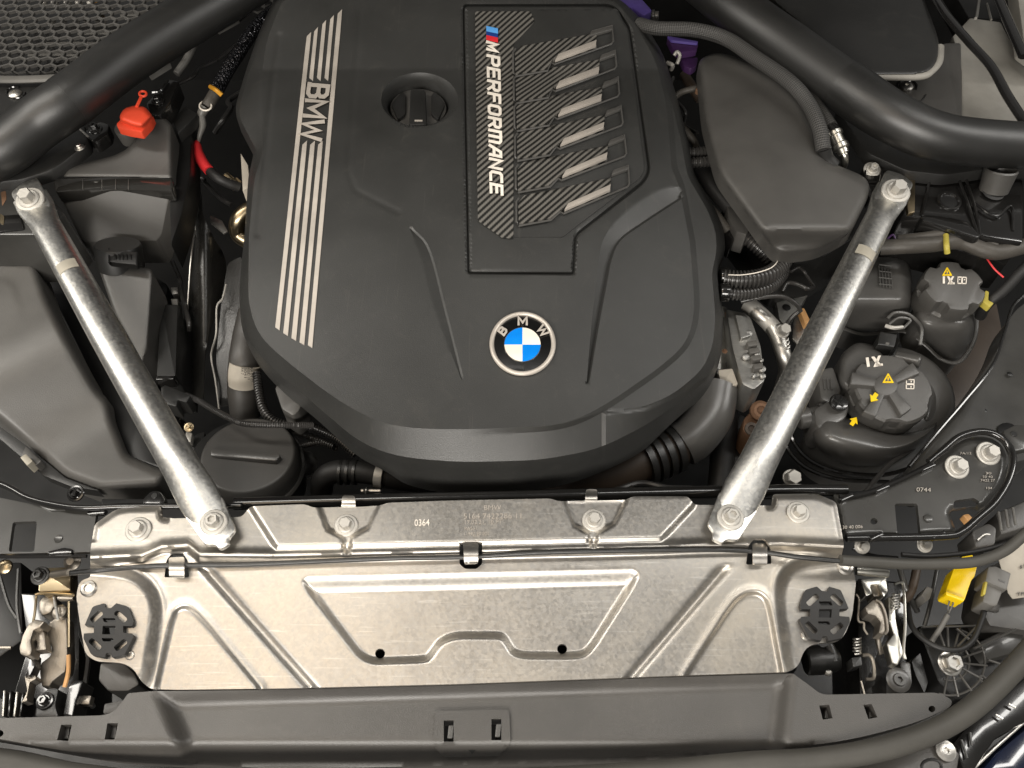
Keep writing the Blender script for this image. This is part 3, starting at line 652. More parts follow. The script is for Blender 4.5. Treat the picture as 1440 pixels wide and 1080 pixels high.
# rubber buffers on the ears
for nm, bx, by, s_, lab in (("rubber_buffer", 152.5, 886, 1, "star-shaped black rubber buffer with six notches on metal shield beside hood latch with tan plate"), ("rubber_buffer", 1160, 862.5, -1, "star-shaped black rubber buffer with six notches on metal shield near yellow connector")):
    zf = lambda P: zplate(P) + .006
    base = [(0, -36), (12, -39, 1), (30, -34, 3), (38, -12, 3), (36, -6, 1), (22, -6, 1), (22, 4, 1), (36, 5, 1), (38, 10, 2), (24, 36, 3), (5, 40, 2), (4, 33, 2), (-4, 33, 2), (-5, 40, 2), (-26, 36, 3), (-38, 12, 2), (-37, 5, 1), (-22, 4, 1), (-22, -6, 1), (-36, -7, 1), (-33, -14, 2), (-24, -34, 3), (-6, -39, 1), (-5, -32, 2), (4, -32, 2)]
    o = rp([(bx + p[0] * .93 * s_, by + p[1] * .97) + tuple(p[2:]) for p in base[1:]], 1.5, 3)
    if s_ < 0: o = o[::-1]
    hol = [rp([(bx - 8, by - 6), (bx + 10, by - 6), (bx + 9, by + 6), (bx - 9, by + 6)], 1), rp([(bx - 9, by - 17), (bx + 9, by - 17), (bx + 11, by - 11), (bx - 6, by - 11)], 2), rp([(bx - 10, by + 11), (bx + 6, by + 11), (bx + 8, by + 16), (bx - 8, by + 16)], 2)]
    for dx, dy in ((-17, -19), (17, -19), (-19, 20), (17, 21)):
        a = math.atan2(-dx, dy) if 1 else 0; L_, w_ = 10, 4.2
        u_ = Vector((-dy, dx)).normalized(); v_ = Vector((dx, dy)).normalized()
        q = [(bx + dx + u_.x * i_ * L_ + v_.x * j_ * w_, by + dy + u_.y * i_ * L_ + v_.y * j_ * w_) for i_, j_ in ((-1, -1), (1, -1), (1, 1), (-1, 1))]
        hol.append(rp(q, 3.5))
    zt = float(zpl([(bx, by)])[0])
    rb = sh(nm, None, M['rubber'], o, lambda P: zt + .008 + (P[:, 1] - by) * -.00012 - .002 * (np.hypot(P[:, 0] - bx, P[:, 1] - by) / 40) ** 2, 3.2, (), hol, .007)
    tag(rb, lab, "rubber buffer", "buffers on the metal shield")
# ================================================================== release cable across the plate
cz = lambda pts, up: [(x, y, float(zpl([(x, y)])[0]) + up) for x, y in pts]
cab = tb("release_cable", None, M['plas'], [(98, 806, .004)] + cz([(140, 802), (200, 797), (248, 795), (340, 794), (480, 788), (560, 785), (661, 783), (760, 777), (900, 774), (1000, 773), (1066, 776)], .006) + [(1120, 783, .006), (1180, 789, .006)], 3.6, 10, 6)
tag(cab, "thin black release cable running across the metal shield under its clips", "cable")
# ================================================================== strut braces
def strut(lab, a, b, na, nb, paper, sgn):
    k = 1
    s_ = T("strut_brace", lab, "strut brace", (b[0], b[1], b[2]), "metal strut braces")
    A, B = W(*a), W(*b); n = 44
    pts = [A.lerp(B, i / n) + Vector((0, 0, .010 * math.sin(math.pi * i / n))) for i in range(n + 1)]
    ka, kb = MM(*a), MM(*b)
    def prof(i, t, l):
        wd = np.interp(t, [0, .045, .11, .5, .86, .93, 1], [23 * ka, 24 * ka, 19 * ka, .0215, 26.5 * kb, 29 * kb, 25 * kb])
        ht = np.interp(t, [0, .05, .13, .5, .85, .93, 1], [.004, .0045, .017, .019, .019, .011, .004])
        return wd, ht
    sweep("tube", s_, M['tubegalv'], pts, (prof, 28), ang=60)
    d = (Vector(b[:2]) - Vector(a[:2])).normalized(); nrm = Vector((-d.y, d.x))
    def plate_(name, c, poly, z):
        o = [(c[0] + d.x * u + nrm.x * v, c[1] + d.y * u + nrm.y * v) for u, v in poly]
        return pr(name, s_, M['tubegalv'], rp(o, 6), z, .005, .0012)
    plate_("end_plate", a, [(-18, -22), (-22, 0), (-18, 22), (26, 20), (26, -20)], a[2] + .005)
    plate_("end_plate", b, [(-30, -30), (-30, 30), (20, 25), (26, 12), (36, 10), (36, -6), (28, -8), (22, -24)], b[2] + .005)
    bolt(s_, (a[0] + 1, a[1] + 6, a[2] + .006), 20, M['zinc'], (0, -.25, 1), hexr=.5, tall=.6, rot=.2, recess=False)
    bolt(s_, (b[0] + 1, b[1] - 2, b[2] + .006), 19, M['zinc'], (0.03, -.1, 1), hexr=.5, tall=.5, rot=.5)
    # small paper label on the tube
    t = paper; i = int(t * n); C = pts[i]; D = (pts[i + 1] - pts[i - 1]).normalized(); Sd = D.cross(Vector((0, 0, 1))).normalized(); Nn = Sd.cross(D)
    rw, rh = prof(i, i / n, 0); V, F = [], []
    for u in (-.009, .009):
        for q in range(7):
            an = math.radians(95 - sgn * 8 - 38 + q * 38 / 3); V.append(C + D * u + Sd * (rw + .0006) * math.cos(an) + Nn * (rh + .0006) * math.sin(an))
    for q in range(6): F.append([q, q + 1, 8 + q, 7 + q])
    put("paper_label", V, F, M['faint'], s_)
    return s_
strut("shiny zinc strut brace on the side of the grey air filter box", (42, 276, .055), (300, 737, .012), 0, 0, .31, 1)
strut("shiny zinc strut brace crossing above the coolant tanks", (1258, 264, .055), (1026, 730, .012), 0, 0, .29, -1)
# ================================================================== LEFT SIDE of the picture
# cowl grille of hexagonal mesh
gz = .07
def hexgrid(name, parent, mat, poly, z, a, th, frame):
    pts = Wn([p[0] for p in poly], [p[1] for p in poly], z)[:, :2]
    x0, y0 = pts.min(0); x1, y1 = pts.max(0); V, F = [], []
    hx = math.sqrt(3) * a; j = 0; y = y0
    while y < y1:
        x = x0 + (hx / 2 if j % 2 else 0)
        while x < x1:
            if inside(np.array([[x, y]]), pts)[0]:
                b = len(V)
                for rr, zz in ((a, z), (a - frame, z - .0005), (a - frame, z - th)):
                    for k in range(6):
                        an = math.pi / 6 + k * math.pi / 3; V.append((x + rr * math.cos(an), y + rr * math.sin(an), zz))
                for k in range(6):
                    k2 = (k + 1) % 6
                    F.append([b + k, b + k2, b + 6 + k2, b + 6 + k]); F.append([b + 6 + k, b + 6 + k2, b + 12 + k2, b + 12 + k])
            x += hx
        y += 1.5 * a; j += 1
    return put(name, V, F, mat, parent, smooth=False)
gr = T("cowl_grille", "black hexagonal mesh grille in the cowl with pale front edge", "grille", (120, 60, gz))
stuff(hexgrid("mesh_panel", gr, M['tank'], [(-60, -60), (440, -60), (390, 0), (250, 62), (150, 104), (-60, 106)], gz, .0133, .005, .0019))
tb("front_edge", gr, M['grey'], [(-40, 111, gz), (30, 112, gz), (95, 108, gz), (130, 98, gz)], 7, 8, 6, .6)
dt = T("cowl_drain_tray", "dark tray with pale ribs standing in for glints seen through the hexagonal mesh grille", "tray", (140, 40, -.02))
pr("tray_floor", dt, M['gloss'], [(-80, -60), (430, -60), (330, 20), (120, 110), (-80, 112)], .0, .02, 0)
for x0, x1, y in ((60, 160, 10), (60, 165, 62), (40, 120, 78), (110, 170, 48), (170, 250, 22)):  # pale ribs and nubs added as white glints below the mesh
    tb("glint_rib", dt, M['grey'], [(x0, y, .02), ((x0 + x1) / 2, y - 1, .022), (x1, y + 1, .02)], 2.2, 6, 4)
for x in (62, 78, 96, 112, 128):
    lt("glint_nub", dt, M['zinc'], (x, 6, .015), [(5, 0), (5, 4), (3, 6)], seg=10)
lt("amber_nub", dt, M['amber'], (133, 2, .015), [(5, 0), (5, 4), (3, 6)], seg=10)
# cowl panel under the grille edge
cp = T("cowl_trim", "matte dark grey cowl panel below the hexagonal grille with small quarter turn fastener", "cowl trim", (30, 150, .05))
pr("panel", cp, M['plas'], [(-80, 114), (100, 114), (90, 130), (-80, 240)], .06, .02, .002)
lt("fastener", cp, M['steel'], (22, 133, .061), [(9, 0), (9, 2), (7, 4), (3, 5), (3, 2)], seg=20)
tb("fastener_ring", cp, M['gloss'], [(22 + 13 * math.cos(a), 130 + 8 * math.sin(a), .061) for a in [k * math.pi / 8 for k in range(14)]], 1.6, 6, 2)
# brace covers (big tubular trims)
def brace_cover(lab, path, radii, joint, flange):
    t = T("brace_cover", lab, "brace cover", path[len(path) // 2], "tubular brace covers over the cowl")
    full = cat(path, 12); J = joint * 12
    for seg, r0, r1 in ((full[:J + 1], radii[0], radii[1]), (full[J:], radii[2], radii[3])):
        k = [MM(*p) for p in seg]
        sweep("tube_section", t, M['plas'], [W(*p) for p in seg], ((lambda i, tt, l, k=k, r0=r0, r1=r1: (k[i] * np.interp(tt, [0, 1], [r0, r1]),) * 2), 28), ang=60)
    tb("joint_band", t, M['plas'], full[J - 1:J + 2], (radii[1] + radii[2]) / 2 + .5, 28, 2)
    pr("flange", t, M['plas'], flange, .052, .02, .004)
    return t
brace_cover("dark matte tubular brace cover slanting over the cowl beside the orange terminal cap", [(-60, 240, .07), (0, 214, .085), (50, 175, .10), (100, 140, .115), (180, 80, .12), (280, 18, .125), (330, -12, .125), (420, -70, .125)], (34, 35.5, 35, 32), 3,
            rp([(-60, 262), (30, 252), (75, 238), (125, 200), (118, 172), (60, 190), (-60, 200)], 8))
brace_cover("dark matte tubular brace cover slanting above the plain grey cover with braided hose", [(1500, 208, .07), (1440, 205, .085), (1330, 195, .10), (1260, 168, .11), (1192, 124, .115), (1110, 66, .12), (1040, 16, .125), (960, -50, .125)], (31, 35, 32.5, 32), 4,
            rp([(1175, 150), (1220, 215), (1275, 240), (1330, 246), (1400, 236), (1500, 236), (1500, 200), (1300, 190)], 8))
for nm, px, py, lab in (("retainer_clip", 112, 208, "small zinc screw in black bracket below the tubular brace cover near the orange cap"),):
    b = bolt(None, (px, py, .06), 7, M['steel'], recess=False, name="retainer_screw"); tag(b, lab, "screw")
br = T("brace_bracket", "small black bracket with a bolt and thin silver pin between brace cover and orange cap", "bracket", (135, 185, .03))
pr("bracket_plate", br, M['gloss'], rp([(118, 185), (140, 170), (154, 175), (152, 188), (135, 200), (125, 196)], 4), .05, .02, .002)
bolt(br, (134, 182, .05), 10, M['gloss'])
tb("pin", br, M['steel'], [(113, 182, .055), (124, 192, .055)], 1.6, 6, 2)
# fuse box with lid
fb = T("fuse_box", "grey brown fuse box with sloping lid under shiny sealing band", "fuse box", (165, 300, -.1))
lid = [(86, 250), (92, 236), (160, 219), (178, 210), (196, 190), (214, 167), (232, 166), (242, 175), (243, 252)]
dome("lid_upper", fb, M['plas2'], rp(lid, 5), lambda P: .035 + .02 * sst((250 - P[:, 1]) / 80), .04, 7, .008)
bd_ = rp([(74, 256), (80, 251), (160, 248), (242, 251), (244, 260), (242, 268), (160, 264), (78, 270)], 3)
pr("sealing_band", fb, M['band'], bd_, .034, .02, .003)
for x in (116, 143, 162, 180): pr("band_joint", fb, M['steel'], [(x, 252), (x + .8, 252), (x + .8, 266), (x, 266)], .0348, .002, 0)
pr("lower_front", fb, M['plas2'], rp([(82, 270), (240, 267), (227, 330), (222, 338), (118, 340), (112, 334)], 4), lambda P: .030 - .075 * np.clip((P[:, 1] - 267) / 70, 0, 1), .05, .005)
pr("side_wall", fb, M['dark'], [(243, 175), (268, 162), (268, 240), (256, 300), (240, 345), (236, 262)], .012, .05, .004)  # near-black colour paints the shade beside the fuse box
ob = T("terminal_cap", "bright orange jump start terminal cap with loop tab on grey post", "terminal cap", (190, 165, .05))
dome("cap_dome", ob, M['orange'], rp([(168, 162), (175, 152), (190, 148), (204, 150), (211, 158), (215, 164), (200, 180), (186, 177), (169, 170)], 5), .098, .004, 8, .010, 2)
pr("cap_skirt", ob, M['orange'], rp([(164, 174), (170, 168), (190, 172), (200, 178), (216, 163), (212, 172), (199, 186), (180, 183), (165, 179)], 2), .084, .012, .002)
tb("tab_stem", ob, M['orange'], [(192, 150, .096), (196, 142, .096), (199, 135, .096)], 2.6, 8, 4, .5)
tb("tab_loop", ob, M['orange'], [(201 + 5 * math.cos(a), 132 + 3.6 * math.sin(a), .096) for a in [k * math.pi / 6 for k in range(13)]], 1.7, 8, 2)
lt("post", ob, M['plas2'], (184, 196, .03), [(13, 0), (13, 22), (12, 24)], (0, -.2, 1), 24)
# bracket behind the cap
bk = T("cowl_bracket", "glossy black stepped bracket with screw behind the orange cap", "bracket", (235, 135, .03))
pr("bracket_plate", bk, M['gloss'], rp([(205, 145), (236, 110), (252, 114), (238, 145), (225, 162), (210, 160)], 3), .06, .03, .003)
bolt(bk, (222, 143, .061), 9, M['gloss']); tb("bent_edge", bk, M['gloss'], [(214, 130, .063), (226, 127, .063), (236, 113, .063)], 2, 6, 4)
pr("lower_plate", bk, M['plas'], [(240, 165), (262, 150), (278, 160), (250, 188)], .03, .02, .002)
# air filter box, big
ab = T("air_filter_box", "large smooth grey brown air filter box with stepped raised panel", "air filter box", (120, 520, -.2))
AB = rp([(-60, 352), (48, 362), (68, 420), (110, 500), (136, 545), (154, 564), (160, 590), (180, 640), (236, 664), (226, 685), (140, 690), (92, 672), (-60, 545)], 10)
dome("box_lid", ab, M['airbox'], AB, lambda P: -.03 - .085 * sst((P[:, 0] * .55 + P[:, 1] - 480) / 220) + .002 * sst(-sd(P, rp([(-90, 385), (22, 388), (60, 520), (120, 640), (-90, 640)], 20)) / 12) * sst((460 - P[:, 1]) / 60), .05, 14, .02, 5)
pr("box_rim", ab, M['plas'], rp([(-60, 545), (92, 672), (140, 690), (100, 684), (60, 668), (-60, 566)], 3), -.125, .02, .002)
pr("clip", ab, M['plas2'], rp([(36, 628), (58, 648), (50, 655), (30, 640)], 2), -.11, .03, .002)
pr("latch_block", ab, M['faint'], rp([(28, 643), (36, 638), (46, 648), (38, 655)], 1.5), -.10, .02, .002)
dk = pr("filter_box_flank", ab, M['dark'], rp([(48, 362), (110, 380), (166, 480), (200, 560), (230, 660), (180, 640), (160, 590), (136, 540)], 6), -.14, .1, .004)  # flank coloured near-black to stand for shade in the gap
# intake duct with barrel clip
idt = T("intake_duct", "angular grey plastic intake duct with ribbed clip on its round neck", "air duct", (180, 430, -.15))
dome("duct_body", idt, M['plas2'], rp([(136, 370), (168, 372), (213, 378), (216, 388), (208, 490), (200, 515), (160, 440)], 5), lambda P: -.03 - .06 * np.clip((P[:, 1] - 370) / 140, 0, 1), .06, 5, .006)
lt("neck", idt, M['plas'], (169, 366, -.04), [(31, -10), (31, 20), (29, 24), (26, 24)], (.1, .45, 1), 36)
pr("clip_plate", idt, M['plas'], rp([(152, 350), (194, 355), (192, 372), (152, 368)], 1.5), -.008, .01, .001)
for i in range(5): pr("clip_rib", idt, M['dark'], [(160 + i * 5.4, 357), (163 + i * 5.4, 357.4), (163 + i * 5.4, 364), (160 + i * 5.4, 363.6)], -.006, .004, .0003)
pr("clip_slot", idt, M['dark'], [(152, 349), (154, 349), (154, 369), (152, 369)], -.0065, .006, 0); pr("clip_slot", idt, M['dark'], [(191, 354), (193, 354), (193, 374), (191, 374)], -.0065, .006, 0)
pr("lower_wall", idt, M['dark'], rp([(208, 480), (216, 390), (236, 400), (222, 500), (190, 600), (176, 560), (200, 515)], 4), -.16, .1, .004)  # duct wall darkened by colour, as the gap lies in shade
# module, slim upright box
md = T("control_module", "slim upright black module between intake duct and heat shield", "module", (235, 480, -.2))
pr("module_case", md, M['plas'], rp([(226, 428), (250, 428), (247, 528), (220, 530)], 2), -.10, .1, .002)
pr("module_foot", md, M['gloss'], [(219, 528), (245, 528), (244, 533), (219, 534)], -.098, .02, .001)
for y in (404, 420, 445): pr("terminal", md, M['steel'], rp([(240, y), (250, y), (250, y + 8), (242, y + 10)], 1), -.12, .02, .001)
# heat shields
hs_ = T("heat_shield", "speckled black heat shield sheet with shiny rolled edge", "heat shield", (285, 420, -.2))
HS = rp([(266, 250, 3), (278, 256, 6), (284, 275, 8), (284, 300, 10), (300, 335, 20), (318, 360, 20), (317, 400, 20), (308, 430, 20), (296, 460, 10), (288, 500), (286, 560, 3), (256, 560, 3), (258, 500, 3), (262, 440, 10), (266, 380, 10), (272, 330, 10), (281, 290, 10)], 8)
sh("sheet", hs_, M['shield'], HS, lambda P: -.06 - .12 * np.clip((P[:, 1] - 260) / 230, 0, 1) + .02 * np.sin(P[:, 0] / 14.), 6, thick=.002)
tb("rolled_edge", hs_, M['steel'], [(266, 251, -.056), (277, 256, -.057), (282, 275, -.06), (281, 295, -.065), (274, 325, -.08), (268, 370, -.10), (264, 430, -.13), (259, 500, -.17), (256, 560, -.2)], 1.3, 6, 6)
h2 = T("heat_shield", "narrow black heat shield strip with wavy silver edge next to the engine cover", "heat shield", (310, 500, -.2))
sh("sheet", h2, M['shield'], rp([(320, 370), (340, 360), (338, 440), (335, 500), (325, 570), (308, 572), (304, 500), (312, 420)], 6), lambda P: -.12 - .08 * np.clip((P[:, 1] - 360) / 200, 0, 1), 6, thick=.002)
tb("rolled_edge", h2, M['zinc'], [(318, 400, -.125), (313, 420, -.13), (305, 432, -.135), (304, 470, -.15), (297, 500, -.17), (303, 535, -.18), (308, 575, -.2)], 1.6, 6, 6)
h3 = put("heat_shield_bracket", *[[(0, 0, 0)], []], M['dark']) if 0 else None
bt = T("brass_elbow", "shiny bronzed pipe elbow peeking out left of the engine cover", "pipe", (340, 325, -.1))
tb("elbow", bt, M['bronze'], [(362, 292, -.06), (345, 298, -.06), (334, 312, -.07), (334, 328, -.09), (346, 338, -.10), (360, 342, -.11)], 11, 16, 6)
pr("tag_plate", bt, M['steel'], rp([(295, 303), (312, 310), (320, 325), (314, 328), (296, 313)], 1), -.07, .003, .0006)
pr("pale_flange", bt, M['paper'], [(338, 214), (349, 232), (352, 262), (341, 268)], -.03, .05, .002)
lt("fitting", bt, M['bronze'], (334, 262, -.05), [(9, 0), (9, 8), (6, 10), (6, 22)], (-.7, .4, .5), 16)
# foil wrapped hose with clip and red sleeve
fh = T("foil_wrapped_hose", "crinkled black foil wrapped hose with amber clip dropping to a red sleeve", "hose", (310, 110, 0))
tb("foil_sleeve", fh, M['foil'], [(418, 5, .06), (390, 12, .065), (360, 38, .06), (335, 75, .05), (318, 102, .045), (303, 130, .04)], 9.5, 16, 8)
tb("amber_clip", fh, M['amber'], [(296, 122, .052), (304, 127, .058), (312, 134, .052)], 3.2, 8, 5)
tb("lower_sleeve", fh, M['cloth'], [(304, 128, .04), (296, 142, .035), (291, 150, .03)], 8.5, 14, 5)
tb("white_ring", fh, M['white'], [(289 + 8.5 * math.cos(a), 149 + 6.5 * math.sin(a), .036) for a in [k * math.pi / 7 for k in range(15)]], 1.2, 6, 2)
tb("core", fh, M['grey'], [(289, 150, .03), (283, 162, .02), (285, 176, .01), (281, 190, 0), (279, 200, -.01)], 5.5, 12, 6, ends=([0, .4, 1], [1.3, 1, .4]))
tb("red_sleeve", fh, M['red'], [(277, 200, -.01), (279, 216, -.012), (286, 230, -.014), (294, 240, -.016)], 7.4, 14, 6, ends=([0, .15, .5, 1], [.5, .8, 1.05, 1]))
tb("black_lead", fh, M['rubber'], [(292, 238, -.018), (306, 250, -.02), (322, 258, -.03), (336, 263, -.04)], 7, 12, 6)
gh = tb("grey_cable", None, M['grey'], [(368, 2, .05), (340, 14, .05), (300, 34, .05), (282, 42, .045), (272, 64, .04), (262, 84, .03), (248, 104, .02)], 5, 10, 8); tag(gh, "plain grey cable curling beside the foil wrapped hose", "cable")
for i, (x, y, a) in enumerate(((222, 92, -.55), (318, 28, -.5))):
    c, s_ = math.cos(a), math.sin(a); o = [(x + u * c - v * s_, y + u * s_ + v * c) for u, v in ((-17, -4), (17, -4), (17, 4), (-17, 4))]
    b = pr("edge_clip", None, M['grey'], o, .07, .012, .0015); tag(b, ("grey edge clip under the tubular brace cover above the orange cap", "grey edge clip beside the grey cable near the top edge")[i], "clip", "edge clips under the brace cover")
# oil filter housing
of = T("oil_filter_housing", "round black oil filter housing cap with one straight raised bar", "oil filter cap", (350, 650, -.15))
ax = (.06, .10, 1)
lt("housing", of, M['plas'], (348, 664, -.15), [(76, -40), (76, 24), (72, 30), (70, 30)], ax, 48)
lt("cap", of, M['plas2'], (352, 648, -.11), [(68, -24), (68, 0), (64, 14), (62, 16), (60, 16.5)], ax, 56)
lt("rim_ring", of, M['tank'], (349, 660, -.135), [(78, 0), (80, 3), (78, 6), (74, 6)], ax, 48)
zt = -.11 + 16.5 * MM(352, 648, -.11)
pr("grip_bar", of, M['tank'], [(296, 632), (301, 631), (392, 637), (394, 641), (388, 648), (296, 641)], zt + .009, .012, .002)
lt("side_port", of, M['tank'], (428, 652, -.17), [(18, -30), (18, 4), (12, 8)], (.4, -.3, 1), 20)
# coolant hose under the cover with clamp and white label pipe
ps = T("charge_pipe", "grey brown pipe with white printed label below the stripes of the engine cover", "pipe", (345, 520, -.2))
tb("pipe", ps, M['duct'], [(356, 440, -.09), (348, 475, -.10), (343, 510, -.11), (341, 545, -.14), (345, 585, -.18)], 21, 24, 8)
tb("paper_label", ps, M['paper'], [(345, 512, -.1085), (343, 525, -.119), (342.5, 540, -.134)], 21.6, 24, 4)
for k in range(4): text("lettering", ps, M['dark'], ("RA 04 17", "40582 19", "3041", "R4 7")[k], (350 - k * 4.4 + 2, 517), (0, (20, 17, 14, 10)[k]), (4, 0), lambda P: P[:, 0] * 0 - .092, .0)
cd = T("corrugated_conduit", "glossy black corrugated conduit looping under the lower left of the engine cover", "conduit", (375, 570, -.15))
tb("conduit", cd, M['conduit'], [(361, 525, -.10), (364, 550, -.105), (370, 575, -.11), (382, 590, -.115), (400, 597, -.12), (440, 602, -.13)], 6.5, 12, 8, corr=.0042)
cd2 = T("corrugated_conduit", "thin black corrugated conduit running right from sensor plug over the oil filter cap", "conduit", (300, 580, -.1))
tb("conduit", cd2, M['conduit'], [(262, 556, -.09), (280, 564, -.08), (300, 576, -.07), (325, 589, -.06), (345, 596, -.055), (395, 598, -.06), (440, 598, -.08)], 4.6, 10, 8, corr=.003)
pr("sensor_plug", cd2, M['plas'], rp([(226, 545), (232, 541), (268, 556), (262, 566), (250, 562), (248, 572), (228, 566)], 2), -.07, .03, .002)
pr("plug_collar", cd2, M['plas'], rp([(226, 560), (244, 568), (240, 580), (228, 575)], 2), -.09, .03, .002)
sx = T("sensor_stub", "small glossy black sensor stub with brass screw beside the oil filter cap", "sensor", (268, 610, -.15))
lt("stub", sx, M['gloss'], (246, 592, -.13), [(8, -20), (8, 0), (5, 4), (5, 10)], (0, -.3, 1), 16)
bolt(sx, (266, 601, -.11), 7, M['bronze'], (0, -.3, 1)); pr("brass_lug", sx, M['zinc'], rp([(262, 606), (270, 608), (268, 622), (259, 620)], 2), -.115, .01, .001)
pr("stub_body", sx, M['plas'], rp([(275, 610), (288, 606), (286, 625), (272, 640), (262, 634)], 4), -.13, .05, .003)
gb = pr("cover_foot", None, M['plas2'], rp([(386, 545), (394, 534), (412, 543), (428, 560), (420, 578), (412, 585), (396, 575)], 4), -.06, .05, .004); tag(gb, "small grey mounting foot under lower left edge of engine cover", "mounting foot")
for i, (pts, r) in enumerate((([(390, 600, -.14), (430, 612, -.13), (470, 628, -.13)], 5), ([(440, 600, -.12), (470, 614, -.13), (500, 640, -.14)], 6), ([(420, 628, -.14), (450, 622, -.13), (475, 632, -.14)], 4.5))):
    c = tb("wiring_branch", None, M['conduit'], pts, r, 10, 8, corr=.0036); tag(c, ("upper wiring conduit right of the oil filter cap", "middle wiring conduit tucked under the engine cover edge", "lower short wiring conduit right of the oil filter cap")[i], "wiring", "conduits near the oil filter cap")
ch = T("coolant_hose", "black ribbed coolant hose end with steel clamp under the front of engine cover", "coolant hose", (500, 665, -.15))
tb("hose", ch, M['rubber'], [(452, 690, -.16), (456, 672, -.13), (475, 663, -.12), (510, 664, -.12), (560, 672, -.125)], 16, 20, 6)
for x in (478, 488, 498): tb("hose_ring", ch, M['plas'], [(x, 664, -.12), (x + 4, 664.3, -.12)], 18, 20, 2)
tb("clamp_band", ch, M['zinc'], [(530, 667, -.12), (541, 669, -.12)], 18.5, 22, 3)
tb("clamp_screw", ch, M['steel'], [(508, 690, -.105), (535, 690, -.105)], 3, 8, 2); bolt(ch, (515, 690, -.1), 5, M['steel'], (-1, 0, .3))
tb("hose_end", ch, M['rubber'], [(543, 670, -.12), (590, 676, -.13)], 17, 20, 3)
# ================================================================== RIGHT SIDE of the picture
ec = T("module_cover", "large plain smooth grey plastic cover right of the engine under braided hose", "plastic cover", (1100, 220, 0))
EC = rp([(981, 84, 12), (1010, 72, 20), (1090, 100, 40), (1122, 128, 20), (1140, 170, 20), (1158, 224, 14), (1216, 248, 14), (1224, 262, 10), (1220, 280, 10), (1195, 330, 14), (1150, 352, 14), (1100, 358, 10), (1088, 352, 10), (1010, 245, 14), (990, 170, 14)], 6)
def zec(P):
    return .075 + .012 * sst((500 - P[:, 1]) / 400) - .042 * sst((P[:, 1] - 318) / 30) * sst((P[:, 0] - 1040) / 60) - .012 * np.clip((P[:, 0] - 1090) / 110, -1, 1.2) ** 2
dome("cover_shell", ec, M['plas2'], EC, zec, .02, 13, .016, 5)
pr("cover_base", ec, M['plas'], rp([(1020, 270), (1090, 360), (1105, 372), (1160, 360), (1200, 335), (1205, 300), (1100, 300)], 6), -.03, .1, .004)
# braided hose with fitting
bh = T("braided_hose", "thick woven braided hose crossing above the plain grey cover to a pale metal fitting", "hose", (1060, 95, .08))
tb("braid_sleeve", bh, M['braid'], [(898, 34, .10), (925, 40, .11), (975, 42, .12), (1020, 54, .12), (1060, 80, .12), (1110, 115, .12), (1136, 145, .11), (1152, 180, .10), (1158, 212, .085)], 10, 18, 10)
tb("hose_tail", bh, M['rubber'], [(1158, 208, .085), (1162, 222, .07), (1172, 234, .06)], 10, 14, 4)
b2 = T("braided_line", "thin striped braided line behind the thick braided hose ending in pale metal fitting", "hose", (1160, 170, .05))
tb("line", b2, M['braid'], [(1130, 120, .09), (1142, 138, .09), (1158, 160, .09), (1174, 184, .085)], 8, 12, 8)
tb("collar", b2, M['gloss'], [(1168, 180, .086), (1176, 188, .085)], 9.5, 14, 3)
lt("fitting", b2, M['fitting'], (1173, 186, .085), [(9, -2), (11, 0), (11, 5), (9, 6), (9, 18), (11, 20), (11, 26), (8, 28), (7, 34)], (.30, -.75, -.35), 20)
tb("outlet_pipe", b2, M['fitting'], [(1183, 211, .07), (1188, 220, .065), (1187, 232, .05), (1182, 242, .03)], 5, 12, 6)
# purple plugs and clutter between cover and module cover
pp = T("connector_stack", "purple and plum connector stack beside top right corner of engine cover", "connector", (960, 70, .0))
pr("purple_tab", pp, M['purple'], rp([(868, 2), (876, -6), (902, -2), (917, 15), (906, 22), (888, 10), (880, 16)], 2), .07, .03, .002)
pr("purple_block", pp, M['plum'], rp([(938, 52), (960, 57), (982, 62), (980, 70), (955, 74), (945, 66)], 2), .045, .012, .002)  # plum in place of purple puts the block's shade into its colour
pr("purple_cap", pp, M['purple'], rp([(938, 50), (982, 58), (981, 61), (944, 57)], 2), .05, .004, .001)
pr("plum_block", pp, M['plum'], rp([(956, 80), (982, 80), (980, 92), (972, 97), (962, 92)], 3), .03, .012, .002)
lt("ringed_neck", pp, M['tank'], (916, 22, .05), [(6, -6), (8, -5), (8, -2), (6, -1), (8, 1), (8, 4), (6, 5), (6, 10)], (.9, -.2, .1), 16)
tb("steel_ear", pp, M['zinc'], [(948, 78, .04), (952, 73, .045), (956, 78, .04), (952, 90, .03)], 2.6, 8, 4); tb("steel_ear", pp, M['zinc'], [(938, 88, .03), (946, 92, .03), (944, 98, .02)], 3, 8, 4)
wl = (([(946, 140, .02), (958, 130, .025), (975, 125, .03), (980, 124, .03)], 4.5, 'cloth', "short grey wrapped wire loop right of the engine cover"), ([(945, 168, 0), (962, 182, 0), (975, 198, -.01), (980, 210, -.02)], 5.5, 'cloth', "grey wire bending down above paired corrugated conduits"), ([(962, 105, -.02), (970, 118, -.02), (985, 140, -.03)], 7, 'brown', "brown rod in dark gap right of the carbon louvres"))
for p, r, m, l_ in wl: tag(tb("engine_wire", None, M[m], p, r, 10, 8), l_, "wire")
lt_ = tag(lt("red_wire_seal", None, M['rust'], (981, 131, .03), [(4, 0), (4, 6), (3, 7)], seg=12), "tiny reddish wire seal at end of grey wire loop", "seal")
cc = T("paired_conduits", "two stacked silver-sheened corrugated conduits crossing the gap right of engine cover", "conduit", (980, 220, .01))
for y in (215, 229): tb("conduit", cc, M['conduit'], [(953, y, .01), (975, y - .5, .012), (1004, y - 2, .01)], 7.6, 14, 6, corr=.0058)
hr = T("harness_branch", "rough taped harness branch running along the right flank of engine cover", "harness", (1000, 290, -.02))
